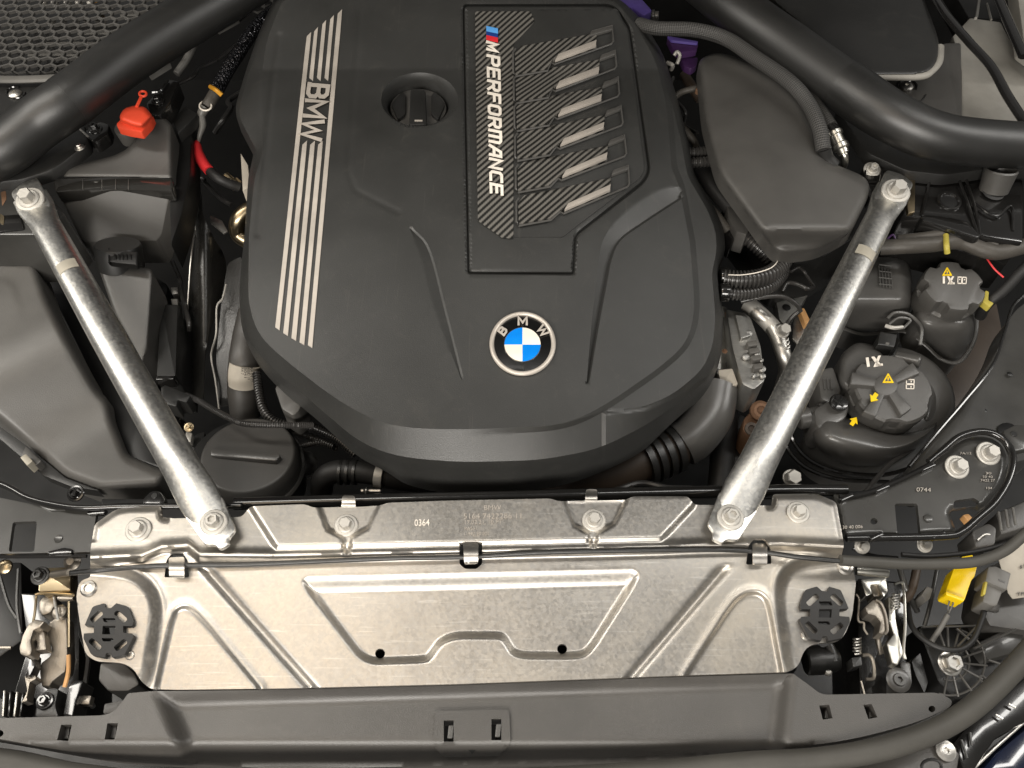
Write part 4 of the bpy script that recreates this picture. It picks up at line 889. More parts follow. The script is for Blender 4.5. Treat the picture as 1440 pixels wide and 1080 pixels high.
tb("taped_trunk", hr, M['cloth'], [(966, 240, -.01), (978, 262, -.01), (992, 285, -.015), (1010, 306, -.02), (1024, 325, -.03)], 6.5, 10, 8)
tb("dark_trunk", hr, M['rubber'], [(985, 236, -.02), (1000, 262, -.02), (1024, 290, -.025), (1040, 305, -.03)], 11, 14, 8)
pr("junction_block", hr, M['tank'], rp([(1022, 290), (1036, 292), (1056, 316), (1050, 330), (1036, 326), (1024, 305)], 2), -.015, .04, .003)
cg = T("corrugated_hose", "pair of fat corrugated conduits curving from the engine cover under plain grey cover", "conduit", (1060, 390, -.02))
tb("upper_conduit", cg, M['conduit'], [(1018, 391, -.01), (1040, 393, -.008), (1065, 391, -.006), (1085, 384, -.006), (1099, 372, -.01), (1106, 356, -.02), (1103, 345, -.035)], 12.5, 18, 8, corr=.0055)
tb("lower_conduit", cg, M['conduit'], [(1016, 410, -.025), (1035, 413, -.025), (1060, 411, -.025), (1082, 403, -.025), (1098, 388, -.03), (1104, 372, -.035)], 9.5, 16, 8, corr=.0048)
tb("white_line", cg, M['white'], [(1024, 386.5, .0045), (1045, 386.5, .006), (1070, 382, .007), (1088, 374, .007), (1099, 358, .002)], .7, 6, 8)
for y in (389, 411): lt("conduit_socket", cg, M['gloss'], (1012, y, -.015), [(12, 0), (13, 2), (13, 12), (11, 13)], (1, -.03, 0), 18)
c3 = T("sensor_connector", "black latch connector with ribbed brown-black conduit below the harness branch", "connector", (1030, 325, -.05))
pr("connector_body", c3, M['gloss'], rp([(1018, 312), (1030, 308), (1040, 318), (1042, 328), (1030, 338), (1016, 324)], 2), -.03, .04, .003)
tb("conduit", c3, M['conduit'], [(1038, 324, -.035), (1052, 336, -.035), (1068, 350, -.04), (1084, 366, -.05)], 10, 16, 8, corr=.006)
fn = tag(pr("rubber_fin", None, M['dark'], rp([(1112, 350), (1124, 348), (1125, 354), (1116, 372), (1108, 374)], 2), -.02, .03, .002), "thin black rubber fin at the end of fat corrugated conduits", "fin")
# actuator and pipes
ta_ = T("turbo_actuator", "grey cast actuator housing with ribbed corroded bracket at lower right of engine cover", "actuator", (1045, 490, -.2))
sh("bracket", ta_, M['cast'], rp([(1010, 430), (1022, 432), (1036, 490), (1048, 530), (1044, 545), (1016, 547), (1008, 525)], 3), lambda P: -.085 - .0002 * (P[:, 1] - 430) + .006 * np.sin(P[:, 0] / 4.), 4, thick=.03)
pr("housing", ta_, M['cast'], rp([(1021, 434), (1048, 440), (1056, 446), (1070, 485), (1076, 535), (1060, 548), (1044, 540), (1030, 490)], 4), -.07, .06, .003)
tb("bracket_seam", ta_, M['rust'], [(1021, 440, -.078), (1030, 480, -.08), (1040, 515, -.085), (1048, 545, -.09)], 2.2, 8, 6)
pr("housing_step", ta_, M['cast'], rp([(1034, 442), (1048, 444), (1056, 472), (1042, 476)], 2), -.063, .02, .002)
for i, y in enumerate((480, 490, 500, 512)): pr("housing_rib", ta_, M['grey'], rp([(1050 + i * 3, y), (1064 + i * 2.5, y - 2), (1066 + i * 2.5, y + 5), (1052 + i * 3, y + 7)], 1), -.06, .02, .002)
for i, (x, y) in enumerate(((1048, 503), (1066, 518), (1060, 530), (1052, 470), (1064, 500), (1070, 508), (1071, 520), (1072, 530))): lt("boss", ta_, M['cast'], (x, y, -.068), [(5 - i % 3, 0), (5 - i % 3, 4), (3 - (i % 3) * .6, 5)], (0, -.2, 1), 14)
pr("corroded_foot", ta_, M['paper'], rp([(1010, 520), (1030, 518), (1038, 540), (1014, 547)], 2), -.076, .03, .002)
bolt(ta_, (1019, 562, -.09), 6, M['steel']); bolt(ta_, (1019, 494, -.07), 4, M['rust'])
ep = T("steel_pipe", "grey steel pipe with clamp and heat-browned lower end beside the actuator", "pipe", (1090, 500, -.2))
tb("pipe", ep, M['steel'], [(1052, 428, -.08), (1066, 440, -.08), (1082, 455, -.085), (1094, 475, -.09), (1102, 500, -.10), (1106, 520, -.12), (1100, 545, -.15), (1090, 570, -.18)], 11, 18, 8)
tb("pipe_sleeve", ep, M['zinc'], [(1050, 427, -.08), (1062, 436, -.08), (1080, 453, -.085), (1088, 462, -.087)], 11.6, 18, 5)
bolt(ep, (1100, 466, -.06), 10, M['zinc'], (.1, -.35, 1), hexr=.85, tall=1.0, recess=False)
for k in range(3): tb("clamp_ring", ep, M['steel'], [(1092 + k, 474 + 5 * k, -.085), (1105 + k, 480 + 5 * k, -.085), (1108 + k, 476 + 5 * k, -.085)], 1.8, 8, 4)
sb = T("support_bracket", "stamped grey metal bracket with holes and foil below the fat conduits", "bracket", (1110, 420, -.2))
pr("bracket_plate", sb, M['cast'], rp([(1090, 412), (1110, 398), (1132, 400), (1138, 412), (1120, 440), (1108, 460), (1096, 450)], 4), -.12, .02, .002)
pr("foil_flap", sb, M['galv'], rp([(1118, 446), (1130, 440), (1142, 456), (1136, 470), (1122, 484), (1114, 476)], 2), -.10, .004, .001)
lt("bracket_hole", sb, M['dark'], (1106, 432, -.1185), [(6, 0), (5, .4)], seg=14)
pr("tan_tab", sb, M['tan'], rp([(1124, 434), (1131, 433), (1140, 452), (1133, 456)], 1.5), -.08, .012, .002)
for p, r, l_ in (([(1042, 424, -.04), (1070, 418, -.03), (1100, 417, -.03), (1120, 428, -.04), (1126, 438, -.05)], 3.2, "shiny grey vacuum line arching over the steel pipe"), ([(1100, 410, -.04), (1108, 398, -.035), (1122, 400, -.03), (1136, 406, -.03), (1144, 404, -.05)], 3, "black cable arching over stamped bracket"), ([(1126, 436, -.05), (1114, 446, -.06), (1106, 456, -.07)], 3.2, "black cable hanging beside the tan tab"), ([(1112, 382, -.03), (1124, 376, -.03), (1132, 384, -.03), (1144, 402, -.05)], 2, "thin black wire looped beneath the plain grey cover")):
    tag(tb("vacuum_line", None, M['conduit'], p, r, 10, 8), l_, "line")
ih = T("charge_hose", "wide smooth black charge air hose with four ribs sweeping below right front of engine cover", "hose", (910, 640, -.2))
tb("hose_bend", ih, M['tank'], [(1006, 545, -.10), (998, 585, -.11), (975, 615, -.12), (958, 626, -.125)], 32, 28, 10)
for k in range(4): tb("hose_rib", ih, M['plas'], [(903 + k * 13, 650 - k * 5.2, -.125), (911 + k * 13, 646.8 - k * 5.2, -.125)], 35.5 - k * .5, 28, 2)
tb("hose_tail", ih, M['brown'], [(955, 628, -.125), (905, 648, -.125), (870, 662, -.13), (830, 672, -.135), (760, 690, -.15)], 29, 28, 6)
rh = T("radiator_hose", "black curved rubber radiator hose dropping behind the strut brace", "hose", (1020, 640, -.25))
tb("hose", rh, M['rubber'], [(1022, 560, -.14), (1020, 600, -.16), (1016, 640, -.18), (1012, 690, -.2)], 17, 20, 8)
tb("hose", rh, M['rubber'], [(1040, 590, -.2), (1030, 630, -.19), (1036, 660, -.19), (1030, 690, -.2)], 10, 16, 8)
ru = T("rusty_valve", "rusty brown valve body half hidden behind the strut brace", "valve", (1060, 590, -.2))
pr("valve_body", ru, M['rust'], rp([(1046, 588), (1062, 572), (1082, 575), (1078, 610), (1056, 618), (1044, 605)], 4), -.13, .05, .004)
lt("valve_cap", ru, M['rust'], (1068, 578, -.12), [(14, 0), (14, 8), (10, 12), (6, 12), (6, 6)], (-.1, -.5, 1), 20)
lt("valve_bore", ru, M['brown'], (1056, 603, -.12), [(9, 0), (9, 4), (5, 5), (4, 1)], (-.1, -.5, 1), 18)
# expansion tank with cap
et = T("expansion_tank", "rounded black twin-chamber coolant tank with moulded seam behind the strut brace", "tank", (1270, 440, -.25))
dome("chamber", et, M['tank'], rp([(1192, 362), (1262, 358), (1280, 368), (1284, 400), (1280, 440), (1266, 464), (1220, 466), (1186, 462), (1170, 430)], 16), lambda P: -.04 - .055 * sst((P[:, 1] - 418) / 46), .05, 22, .034, 4)
dome("chamber", et, M['tank'], rp([(1284, 428), (1310, 420), (1360, 424), (1372, 440), (1368, 480), (1350, 506), (1325, 502), (1290, 468), (1282, 448)], 14), lambda P: -.06 - .055 * sst((P[:, 1] - 450) / 50), .05, 24, .036, 4)
tb("seam", et, M['tank'], [(1186, 462, -.12), (1215, 470, -.125), (1270, 466, -.125), (1300, 484, -.13), (1325, 506, -.14), (1350, 508, -.14), (1370, 478, -.13), (1374, 440, -.12)], 3, 8, 8, .6)
for k in range(5): tb("moulded_mark", et, M['tank'], [(1236 + k * 4.2, 374 + k * 1.5, -.036), (1238 + k * 4.4, 402 + k * 1.0, -.037)], .9, 6, 2)
for k in range(4): tb("moulded_mark", et, M['tank'], [(1236, 372 + k * 9, -.036), (1254, 374 + k * 9, -.036)], .8, 6, 2)
axc = (-.05, -.12, 1)
def scallop(parent, at, R, Rb, h, lobes, depth, mat, axis, a0=0):
    c = W(*at); k = MM(*at); q = Vector(axis).normalized().to_track_quat('Z', 'Y').to_matrix(); V, F = [], []; m = 96
    rings = [(Rb, -h * .9, 0), (Rb, 0, .0), (R, h * .1, 1), (R, h * .8, 1), (R * .95, h * .97, 1), (R * .86, h, .8)]
    for r_, z, d in rings:
        for j in range(m):
            a = 2 * math.pi * j / m; s = math.cos(lobes * (a - a0)); s = max(0, (s - .35) / .65)
            rr = r_ * (1 - depth * d * sst(s * 1.6)); V.append(c + q @ Vector((rr * k * math.cos(a), rr * k * math.sin(a), z * k)))
    for i in range(len(rings) - 1):
        for j in range(m): F.append([i * m + j, i * m + (j + 1) % m, (i + 1) * m + (j + 1) % m, (i + 1) * m + j])
    F.append([(len(rings) - 1) * m + j for j in range(m)])
    return put("screw_cap", V, F, mat, parent, ang=30)
tc = scallop(et, (1331, 416, -.05), 42, 40, 26, 6, .16, M['plas2'], axc, .3)
ztc = plane((1331, 416, -.05), axc, 26.2)
def flatprint(parent, polys, mat, zf):
    for nm, pg in polys: pr(nm, parent, mat, pg, lambda P: zf(np.asarray(P)) + .0008, .001, 0)
def tri(c, s, parent, zf):
    x, y = c
    pr("warning_triangle", parent, M['yellow'], [(x - s, y + s * .75), (x + s, y + s * .75), (x + s * .1, y - s * .85), (x - s * .1, y - s * .85)], lambda P: zf(np.asarray(P)) + .0008, .001, 0)
    pr("warning_triangle_inner", parent, M['plas2'], [(x - s * .55, y + s * .5), (x + s * .55, y + s * .5), (x, y - s * .45)], lambda P: zf(np.asarray(P)) + .0012, .001, 0)
    pr("warning_mark", parent, M['yellow'], [(x - s * .1, y + s * .35), (x + s * .1, y + s * .35), (x + s * .12, y - s * .2), (x - s * .12, y - s * .2)], lambda P: zf(np.asarray(P)) + .0016, .001, 0)
def book(c, w_, h, parent, zf, rot=0):
    x, y = c; ca, sa = math.cos(rot), math.sin(rot); R_ = lambda u, v: (x + u * ca - v * sa, y + u * sa + v * ca)
    for s_ in (-1, 1):
        for (u0, v0, u1, v1) in ((0, -h, w_, -h + 1.2), (0, h - 1.2, w_, h), (w_ - 1.1, -h, w_, h), (0, -h, 1, h), (2.6, -h * .35, w_ - 2.2, -h * .1)):
            pr("book_symbol", parent, M['white'], [R_(s_ * u0, v0), R_(s_ * u1, v0), R_(s_ * u1, v1), R_(s_ * u0, v1)], lambda P: zf(np.asarray(P)) + .0008, .0008, 0)
def steam(c, s, parent, zf, rot=0):
    x, y = c; ca, sa = math.cos(rot), math.sin(rot); R_ = lambda u, v: (x + u * ca - v * sa, y + u * sa + v * ca)
    for pg in ([(-1.7, -1), (-1.2, -1), (-1.2, .8), (-1.7, .8)], [(-.7, -1), (-.2, -1), (.9, 1), (.2, 1)], [(.5, -1), (1, -1), (0, 1), (-.6, 1)], [(-.2, .5), (1.1, .6), (1.1, 1), (-.2, 1)]):
        pr("hot_symbol", parent, M['white'], [R_(u * s, v * s * .9) for u, v in pg], lambda P: zf(np.asarray(P)) + .0008 , .0008, 0)
tri((1332, 382), 7, tc, ztc); book((1353, 394), 6.5, 5, tc, ztc, .05); steam((1336, 394), 6, tc, ztc)

# big coolant reservoir with large cap
cr = T("coolant_reservoir", "bulbous satin black reservoir carrying the largest cap in front of the rear tank", "reservoir", (1245, 560, -.25))
axr = (-.02, -.10, 1)
lt("reservoir_body", cr, M['tank'], (1258, 560, -.14), [(74, -60), (80, -20), (79, 6), (72, 22), (60, 30), (40, 32)], axr, 48)
dome("front_lobe", cr, M['tank'], rp([(1136, 598), (1160, 574), (1200, 588), (1262, 612), (1300, 604), (1322, 588), (1310, 616), (1282, 642), (1240, 660), (1186, 656), (1146, 632)], 22), lambda P: -.075 - .02 * sst((P[:, 1] - 610) / 50), .07, 34, .05, 4)
dome("rear_bulge", cr, M['tank'], rp([(1296, 498), (1322, 516), (1334, 545), (1328, 585), (1310, 604), (1290, 600), (1280, 540)], 18), -.105, .06, 24, .04, 4)
dome("shoulder", cr, M['tank'], rp([(1180, 500), (1205, 480), (1240, 488), (1250, 520), (1200, 560), (1178, 540)], 12), -.075, .05, 12, .02, 4)
lt("spout", cr, M['tank'], (1275, 506, -.08), [(9, -14), (9, 16), (7, 18)], (.8, -.55, .35), 20)
tb("base_rim", cr, M['gloss'], [(1110, 600, -.14), (1118, 625, -.145), (1140, 648, -.15), (1180, 664, -.155), (1240, 668, -.16), (1290, 655, -.16)], 3.2, 8, 8)
tb("base_rim", cr, M['gloss'], [(1100, 604, -.15), (1108, 632, -.155), (1134, 658, -.16), (1180, 674, -.165), (1250, 678, -.17)], 3.2, 8, 8)
bc = scallop(cr, (1247, 556, -.085), 55, 53, 22, 5, .07, M['plas2'], axr, 1.0)
ztb = plane((1247, 556, -.085), axr, 22.3); zsp = plane((1247, 556, -.085), axr, 30.3)
cxx, cyy = 1246, 541
for a in (-.55, .95, 2.05, 3.35, 4.6):   # five raised spokes
    ca, sa = math.cos(a), math.sin(a) * .92; n_ = (-math.sin(a), math.cos(a) * .92)
    o = [(cxx + ca * u + n_[0] * v, cyy + sa * u + n_[1] * v) for u, v in ((8, -5), (30, -7), (50, -10), (51, 10), (30, 7), (8, 5))]
    if a == 4.6: continue
    pr("spoke", bc, M['plas2'], rp(o, 3), plane((1247, 556, -.085), axr, 29.5), .010, .002)
pr("hub", bc, M['plas2'], ell(1246, 541, 17, 15, 28), plane((1247, 556, -.085), axr, 30), .008, .002)
tri((1249, 532), 8, bc, zsp); steam((1232, 508), 8, bc, ztb, -.15); book((1280, 540), 7, 6, bc, ztb, 1.6)
def arrow(parent, c, s, rot, z):
    x, y = c; ca, sa = math.cos(rot), math.sin(rot)
    pg = [(0, -1), (1, .1), (.45, .1), (.45, 1), (-.45, 1), (-.45, .1), (-1, .1)]
    pr("yellow_arrow", parent, M['yellow'], [(x + (u * ca - v * sa) * s, y + (u * sa + v * ca) * s) for u, v in pg], z, .001, 0)
arrow(bc, (1229, 559), 7, 3.75, plane((1247, 556, -.085), axr, 31)); arrow(cr, (1201, 592), 6.5, .6, -.071)
# hose connector between the two tanks
tcn = T("tank_connector", "black quick connector with steel ring between the two coolant tanks", "connector", (1255, 470, -.1))
lt("connector_body", tcn, M['gloss'], (1252, 480, -.09), [(13, -20), (13, 0), (11, 4)], (.1, .3, 1), 20); tb("steel_ring", tcn, M['zinc'], [(1245, 458, -.06), (1257, 461, -.058), (1269, 460, -.06)], 3, 8, 5)
pr("connector_clip", tcn, M['plas'], rp([(1238, 466), (1262, 470), (1258, 488), (1234, 484)], 2), -.065, .03, .002); pr("clip_eye", tcn, M['grey'], [(1246, 481), (1251, 482), (1250, 485), (1245, 484)], -.0645, .002, 0)
tb("coil_wire", tcn, M['tank'], [(1248, 448, -.06), (1258, 440, -.055), (1275, 441, -.055), (1288, 450, -.06), (1296, 462, -.07), (1294, 485, -.08)], 2.4, 8, 8); tb("coil_wire", tcn, M['tank'], [(1250, 456, -.06), (1264, 447, -.055), (1280, 450, -.055), (1270, 462, -.06)], 2, 8, 8)
hc = T("hose_coupling", "black hose coupling with cross-head plug and moulded marks left of the large cap", "coupling", (1170, 570, -.15))
lt("coupling", hc, M['tank'], (1122, 590, -.11), [(13, 0), (15, 2), (15, 16), (13, 18), (13, 30), (16, 31), (16, 36)], (1, .15, .15), 20)
pr("arm", hc, M['tank'], rp([(1144, 575), (1170, 560), (1196, 570), (1190, 588), (1160, 605), (1148, 600)], 6), -.085, .05, .005)
pr("marked_block", hc, M['tank'], rp([(1150, 520), (1172, 515), (1184, 550), (1172, 570), (1154, 560)], 5), -.09, .05, .004)
for k in range(3): tb("moulded_mark", hc, M['tank'], [(1158 + k * 5, 532, -.088), (1160 + k * 5, 548, -.088)], .9, 6, 2)
lt("cross_plug", hc, M['gloss'], (1179, 567, -.078), [(13, 0), (13, 3), (11, 4)], (0, -.1, 1), 24)
for a in (.6, 2.2): tb("cross_rib", hc, M['dark'], [(1179 + 9 * math.cos(a), 566 + 9 * math.sin(a), -.0735), (1179 - 9 * math.cos(a), 566 - 9 * math.sin(a), -.0735)], 1.5, 6, 2, smooth=False)
wk = tag(bolt(None, (1112, 672, -.05), 12, M['zinc'], (.1, -.4, 1), name="frame_bolt", hexr=.9, tall=.9, recess=False), "chunky pale hex bolt head between strut brace foot and reservoir base", "bolt")
# ---------------------------------------------------------------- cowl and strut tower at the right
cw = T("cowl_cover", "large smooth dark cowl cover with pale rounded front edge beyond the brace cover", "cowl cover", (1180, 50, .05))
CW = rp([(1020, -40, 4), (1060, -20, 10), (1212, 106, 20), (1300, 106, 20), (1318, 92, 20), (1322, 60, 20), (1300, 0, 10), (1290, -40, 4)], 6)
dome("top_shell", cw, M['plas'], CW, lambda P: .10 + .0 * P[:, 0], .01, 6, .006)
tb("front_edge", cw, M['paintgrey'], [(1200, 104, .092), (1212, 107, .092), (1260, 108, .092), (1296, 107, .092), (1310, 99, .092), (1320, 86, .092), (1322, 66, .092)], 6, 12, 6, .8)
pr("lower_panel", cw, M['plas2'], rp([(1205, 106), (1330, 60), (1352, 60), (1354, 190), (1320, 180), (1262, 150)], 4), .05, .03, .003)
lt("fastener", cw, M['steel'], (1274, 123, .051), [(9, 0), (9, 3), (6, 5), (3, 5), (3, 3)], seg=20); tb("fastener_ring", cw, M['gloss'], [(1275 + 14 * math.cos(a), 122 + 9 * math.sin(a), .051) for a in [k * math.pi / 8 + 2 for k in range(13)]], 1.6, 6, 2)
tb("moulded_arc", cw, M['plas'], [(1283, 140, .051), (1295, 142, .051), (1302, 133, .051)], 1, 6, 4)
sc_ = T("side_panel", "pale grey scuttle side panel at the upper right edge", "body panel", (1400, 100, .03))
pr("panel", sc_, M['paintgrey'], [(1352, 192), (1352, 100), (1340, 50), (1364, 24), (1408, 30), (1460, 130), (1460, 192)], .045, .03, .004)
pr("outer_skin", sc_, M['paintgrey'], [(1428, -30), (1480, -30), (1480, 90), (1440, 60)], .09, .03, .003)
wa = T("wiper_arm", "black bent wiper arm lying across the pale scuttle panel", "wiper arm", (1390, 90, .08))
tb("arm", wa, M['gloss'], [(1306, -20, .10), (1330, 20, .11), (1362, 58, .11), (1394, 94, .105), (1420, 140, .10), (1460, 200, .09)], 8, 12, 8, .5)
tb("arm", wa, M['gloss'], [(1396, -20, .10), (1416, 26, .10), (1440, 80, .10)], 8, 10, 6, .5)
tb("thin_spring", wa, M['steel'], [(1378, -10, .08), (1374, 20, .08), (1372, 26, .08)], 2, 8, 4); tb("thin_spring", wa, M['steel'], [(1388, 5, .08), (1394, 28, .08)], 1.4, 8, 3)
pr("dark_well", wa, M['dark'], [(1330, -30), (1420, -30), (1410, 28), (1362, 24)], .03, .05, .002)
hl = tag(tb("washer_loop", None, M['gloss'], [(1362, 190, .055), (1364, 180, .07), (1374, 176, .075), (1395, 177, .075), (1412, 184, .065), (1420, 194, .05)], 4, 10, 8), "black wire loop standing on the pale scuttle panel", "loop")
st = T("strut_tower", "glossy black strut tower with round hole, rolled lip and folded ribs", "strut tower", (1330, 290, 0))
pr("tower_plate", st, M['gloss'], [(1270, 246), (1310, 246), (1440, 250), (1440, 340), (1388, 332), (1360, 322), (1294, 305), (1270, 300)], .03, .1, .005)
pr("front_lip", st, M['gloss'], rp([(1296, 300), (1330, 303), (1360, 310), (1382, 330), (1376, 334), (1340, 322), (1296, 308)], 4), .034, .03, .004)
lt("hole_rim", st, M['gloss'], (1334, 284, .031), [(17, 0), (16, 4), (13, 4), (11, 0)], (0, -.15, 1), 32); lt("hole", st, M['dark'], (1334, 284, .0312), [(13, 0), (12, .8)], (0, -.15, 1), 28)
for a in ([(1347, 248, .035), (1362, 290, .035), (1376, 334, .03)], [(1357, 248, .035), (1372, 296, .035), (1378, 332, .03)], [(1308, 250, .034), (1303, 275, .034), (1297, 300, .034)], [(1368, 284, .035), (1400, 304, .035), (1422, 290, .035), (1424, 325, .03)], [(1370, 296, .03), (1396, 334, .02)]):
    tb("folded_rib", st, M['gloss'], a, 2.2, 8, 6)
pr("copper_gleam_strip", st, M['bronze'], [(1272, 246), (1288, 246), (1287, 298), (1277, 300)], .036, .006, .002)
lt("rubber_bump", st, M['plas2'], (1397, 268, .03), [(19, 0), (20, 12), (22, 30), (20, 32), (17, 28), (15, 2)], (0, .35, 1), 32); lt("bump_floor", st, M['rubber'], (1397, 270, .034), [(15, 0), (10, 1), (4, 3)], (0, -.1, 1), 28)
tab_ = T("cowl_screw", "pale hex screw on a black triangular tab beside upper strut brace end", "screw", (1226, 240, .04))
bolt(tab_, (1226, 239, .045), 12, M['zinc'], (0, -.3, 1)); pr("tab", tab_, M['gloss'], rp([(1214, 232), (1238, 232), (1238, 248), (1230, 270), (1224, 280), (1214, 255)], 3), .044, .02, .002)
for p in ([(1217, 240, .047), (1218, 258, .047), (1228, 275, .04)], [(1216, 256, .047), (1238, 256, .047)], [(1240, 238, .047), (1236, 262, .047), (1226, 282, .04)]): tb("tab_rib", tab_, M['gloss'], p, 1.4, 6, 4)
lh = T("strut_tower", "grey strut tower plate with chipped edge below the tubular brace cover", "strut tower", (30, 290, .0))
pr("tower_plate", lh, M['semi'], [(-40, 262), (20, 258), (60, 262), (90, 300), (60, 330), (-40, 330)], .035, .1, .004)
pr("tower_face", lh, M['gloss'], [(-40, 305), (30, 300), (34, 322), (-40, 330)], .038, .04, .003); tb("edge_rib", lh, M['steel'], [(50, 250, .045), (60, 266, .045), (72, 290, .04), (84, 300, .03)], 1.3, 6, 4)
pr("rust_chip", lh, M['rust'], rp([(1, 270), (8, 268), (9, 280), (3, 290)], 2), .0355, .001, 0); pr("rust_chip", lh, M['bronze'], rp([(0, 300), (6, 304), (5, 316), (0, 314)], 2), .0388, .001, 0)
hn = T("wiring_harness", "brown-black taped wiring harness with yellow tape crossing below the strut tower", "harness", (1340, 345, 0))
tb("trunk", hn, M['cloth'], [(1238, 348, .0), (1275, 346, .01), (1310, 344, .012), (1350, 340, .012), (1385, 352, .012), (1410, 354, .01), (1460, 340, .01)], 11, 16, 8)
tb("branch", hn, M['cloth'], [(1262, 338, .0), (1300, 334, .012), (1340, 328, .018), (1370, 334, .015), (1400, 348, .012)], 8, 14, 8)
tb("yellow_tape", hn, M['oldyel'], [(1330, 331, .022), (1331, 346, .024), (1332, 356, .016)], 4, 10, 5)
tb("purple_wire", hn, M['plum'], [(1248, 336, .01), (1256, 330, .014), (1260, 340, .01)], 1.4, 6, 5)
h4 = T("wiring_branch", "black cable with yellow-green clip dropping along the right edge", "cable", (1400, 410, -.05))
tb("cable", h4, M['rubber'], [(1470, 350, .0), (1440, 378, -.01), (1412, 408, -.03), (1388, 428, -.05), (1378, 445, -.08)], 7.5, 12, 8)
pr("cable_clip", h4, M['oldyel'], rp([(1382, 424), (1386, 408), (1391, 410), (1390, 422), (1398, 426), (1392, 432)], 2), -.03, .01, .001)
tb("red_pin", h4, M['red'], [(1388, 364, .0), (1398, 378, -.005), (1411, 390, -.01)], 1.2, 6, 4)
# ---------------------------------------------------------------- right inner fender and front bracket
ap = T("fender_apron", "flat grey-black inner fender apron with small holes along the right edge", "apron", (1400, 600, -.2))
AP = rp([(1460, 415, 4), (1420, 440, 40), (1402, 500, 50), (1340, 580, 30), (1275, 660, 30), (1300, 690, 10), (1460, 640, 4)], 8)
sh("apron_sheet", ap, M['semi'], AP, lambda P: -.03 - .02 * sst((P[:, 0] - 1300) / 120) - .015 * np.exp(-(segd(P, [(1400, 470), (1340, 575), (1270, 660)], False) / 8) ** 2), 6, thick=.05)
tb("rolled_edge", ap, M['gloss'], [(1450, 408, -.04), (1425, 430, -.04), (1412, 470, -.04), (1395, 515, -.038), (1355, 565, -.036), (1318, 608, -.034), (1278, 656, -.032)], 2.2, 8, 8)
for x, y in ((1420, 526), (1384, 577)): lt("hole", ap, M['dark'], (x, y, -.0465), [(4, 0), (3, .6)], seg=14)
lt("paper_edge", ap, M['dark'], (1420, 608, -.0465), [(16, 0), (15, .4)], seg=24)
aw = tag(pr("wheel_arch_liner", None, M['brown'], rp([(1290, 560), (1340, 500), (1380, 430), (1400, 420), (1410, 470), (1350, 570), (1260, 660)], 10), -.24, .1, .004), "dull brown-black wall seen in the deep gap beside the tanks", "liner")
fbk = T("front_bracket", "black front bracket plate with two pale bolts, slots and tube loop", "bracket", (1330, 700, -.05))
FB = rp([(1172, 695, 3), (1185, 697, 4), (1225, 690, 6), (1290, 660, 6), (1318, 648, 6), (1335, 630, 30), (1365, 612, 30), (1400, 616, 30), (1418, 640, 30), (1412, 680, 30), (1382, 718, 14), (1370, 712, 8), (1340, 716, 6), (1335, 722, 3), (1344, 745, 4), (1340, 752, 3), (1188, 757, 3), (1182, 740, 3)], 5)
slot = rp([(1258, 708), (1290, 708), (1295, 752), (1262, 752)], 4)
sh("plate", fbk, M['semi'], FB, lambda P: -.012 + 0 * P[:, 0] - .006 * sst((6 - segd(P, FB)) / 6), 4, [], [slot, ell(1229, 733, 5, 4.6, 16), rp([(1342, 704), (1370, 700), (1378, 706), (1372, 712), (1340, 714)], 3)], .006)
tb("tube_loop", fbk, M['gloss'], [(1190, 757, -.012), (1260, 756, -.01), (1330, 754, -.008), (1352, 748, -.006), (1376, 728, -.004), (1400, 706, -.002), (1418, 675, 0), (1424, 640, 0), (1408, 616, 0), (1382, 607, 0), (1350, 614, 0), (1325, 634, -.002), (1306, 650, -.006)], 5.2, 12, 8)
tb("weld_edge", fbk, M['gloss'], [(1180, 698, -.008), (1192, 699, -.008), (1228, 690, -.008), (1270, 672, -.008), (1310, 652, -.006)], 3.6, 8, 6)
for x, y in ((1190, 697), (1240, 684), (1305, 654), (1232, 752), (1320, 750)): pr("weld_tab", fbk, M['gloss'], rp([(x - 10, y + 3), (x + 8, y - 6), (x + 12, y), (x - 6, y + 8)], 2), -.005, .008, .002)
for x, y in ((1345, 657), (1389, 638)): bolt(fbk, (x, y, -.010), 17, M['zinc'], (.05, -.25, 1), hexr=.55, tall=.65, recess=False)
lt("boss", fbk, M['semi'], (1305, 729, -.011), [(6, 0), (5.5, 1.5), (4, 2)], seg=18)
text("lettering", fbk, M['silver'], "0744", (1289, 691), (20, .6), (0, -6), lambda P: P[:, 0] * 0 - .0115, -.008); text("lettering", fbk, M['silver'], "30 40 006", (1185, 744), (28, -1.4), (0, -5), lambda P: P[:, 0] * 0 - .0115, -.01)
for k, (s_, x, y, w_) in enumerate((("7A/12", 1350, 639, 16), ("30", 1386, 667, 8), ("50 40", 1382, 672, 14), ("7422 27", 1379, 677, 20), ("104", 1387, 688, 8))): text("lettering", fbk, M['silver'], s_, (x, y), (w_, 0), (0, -3.6), lambda P: P[:, 0] * 0 - .0115, -.01)
pr("wiry_tab", fbk, M['tan'], rp([(1354, 724), (1362, 722), (1370, 730), (1362, 734)], 2), -.03, .01, .002)
pr("corner_tab", fbk, M['semi'], rp([(1410, 606), (1430, 596), (1450, 600), (1450, 630), (1424, 636)], 4), -.005, .01, .002); lt("hole", fbk, M['dark'], (1426, 610, -.0045), [(4.5, 0), (4, .5)], seg=14)
for x, y in ((1212, 768), (1300, 766)): bolt(fbk, (x, y, -.04), 11, M['zinc'], (0, -.5, 1), recess=False)
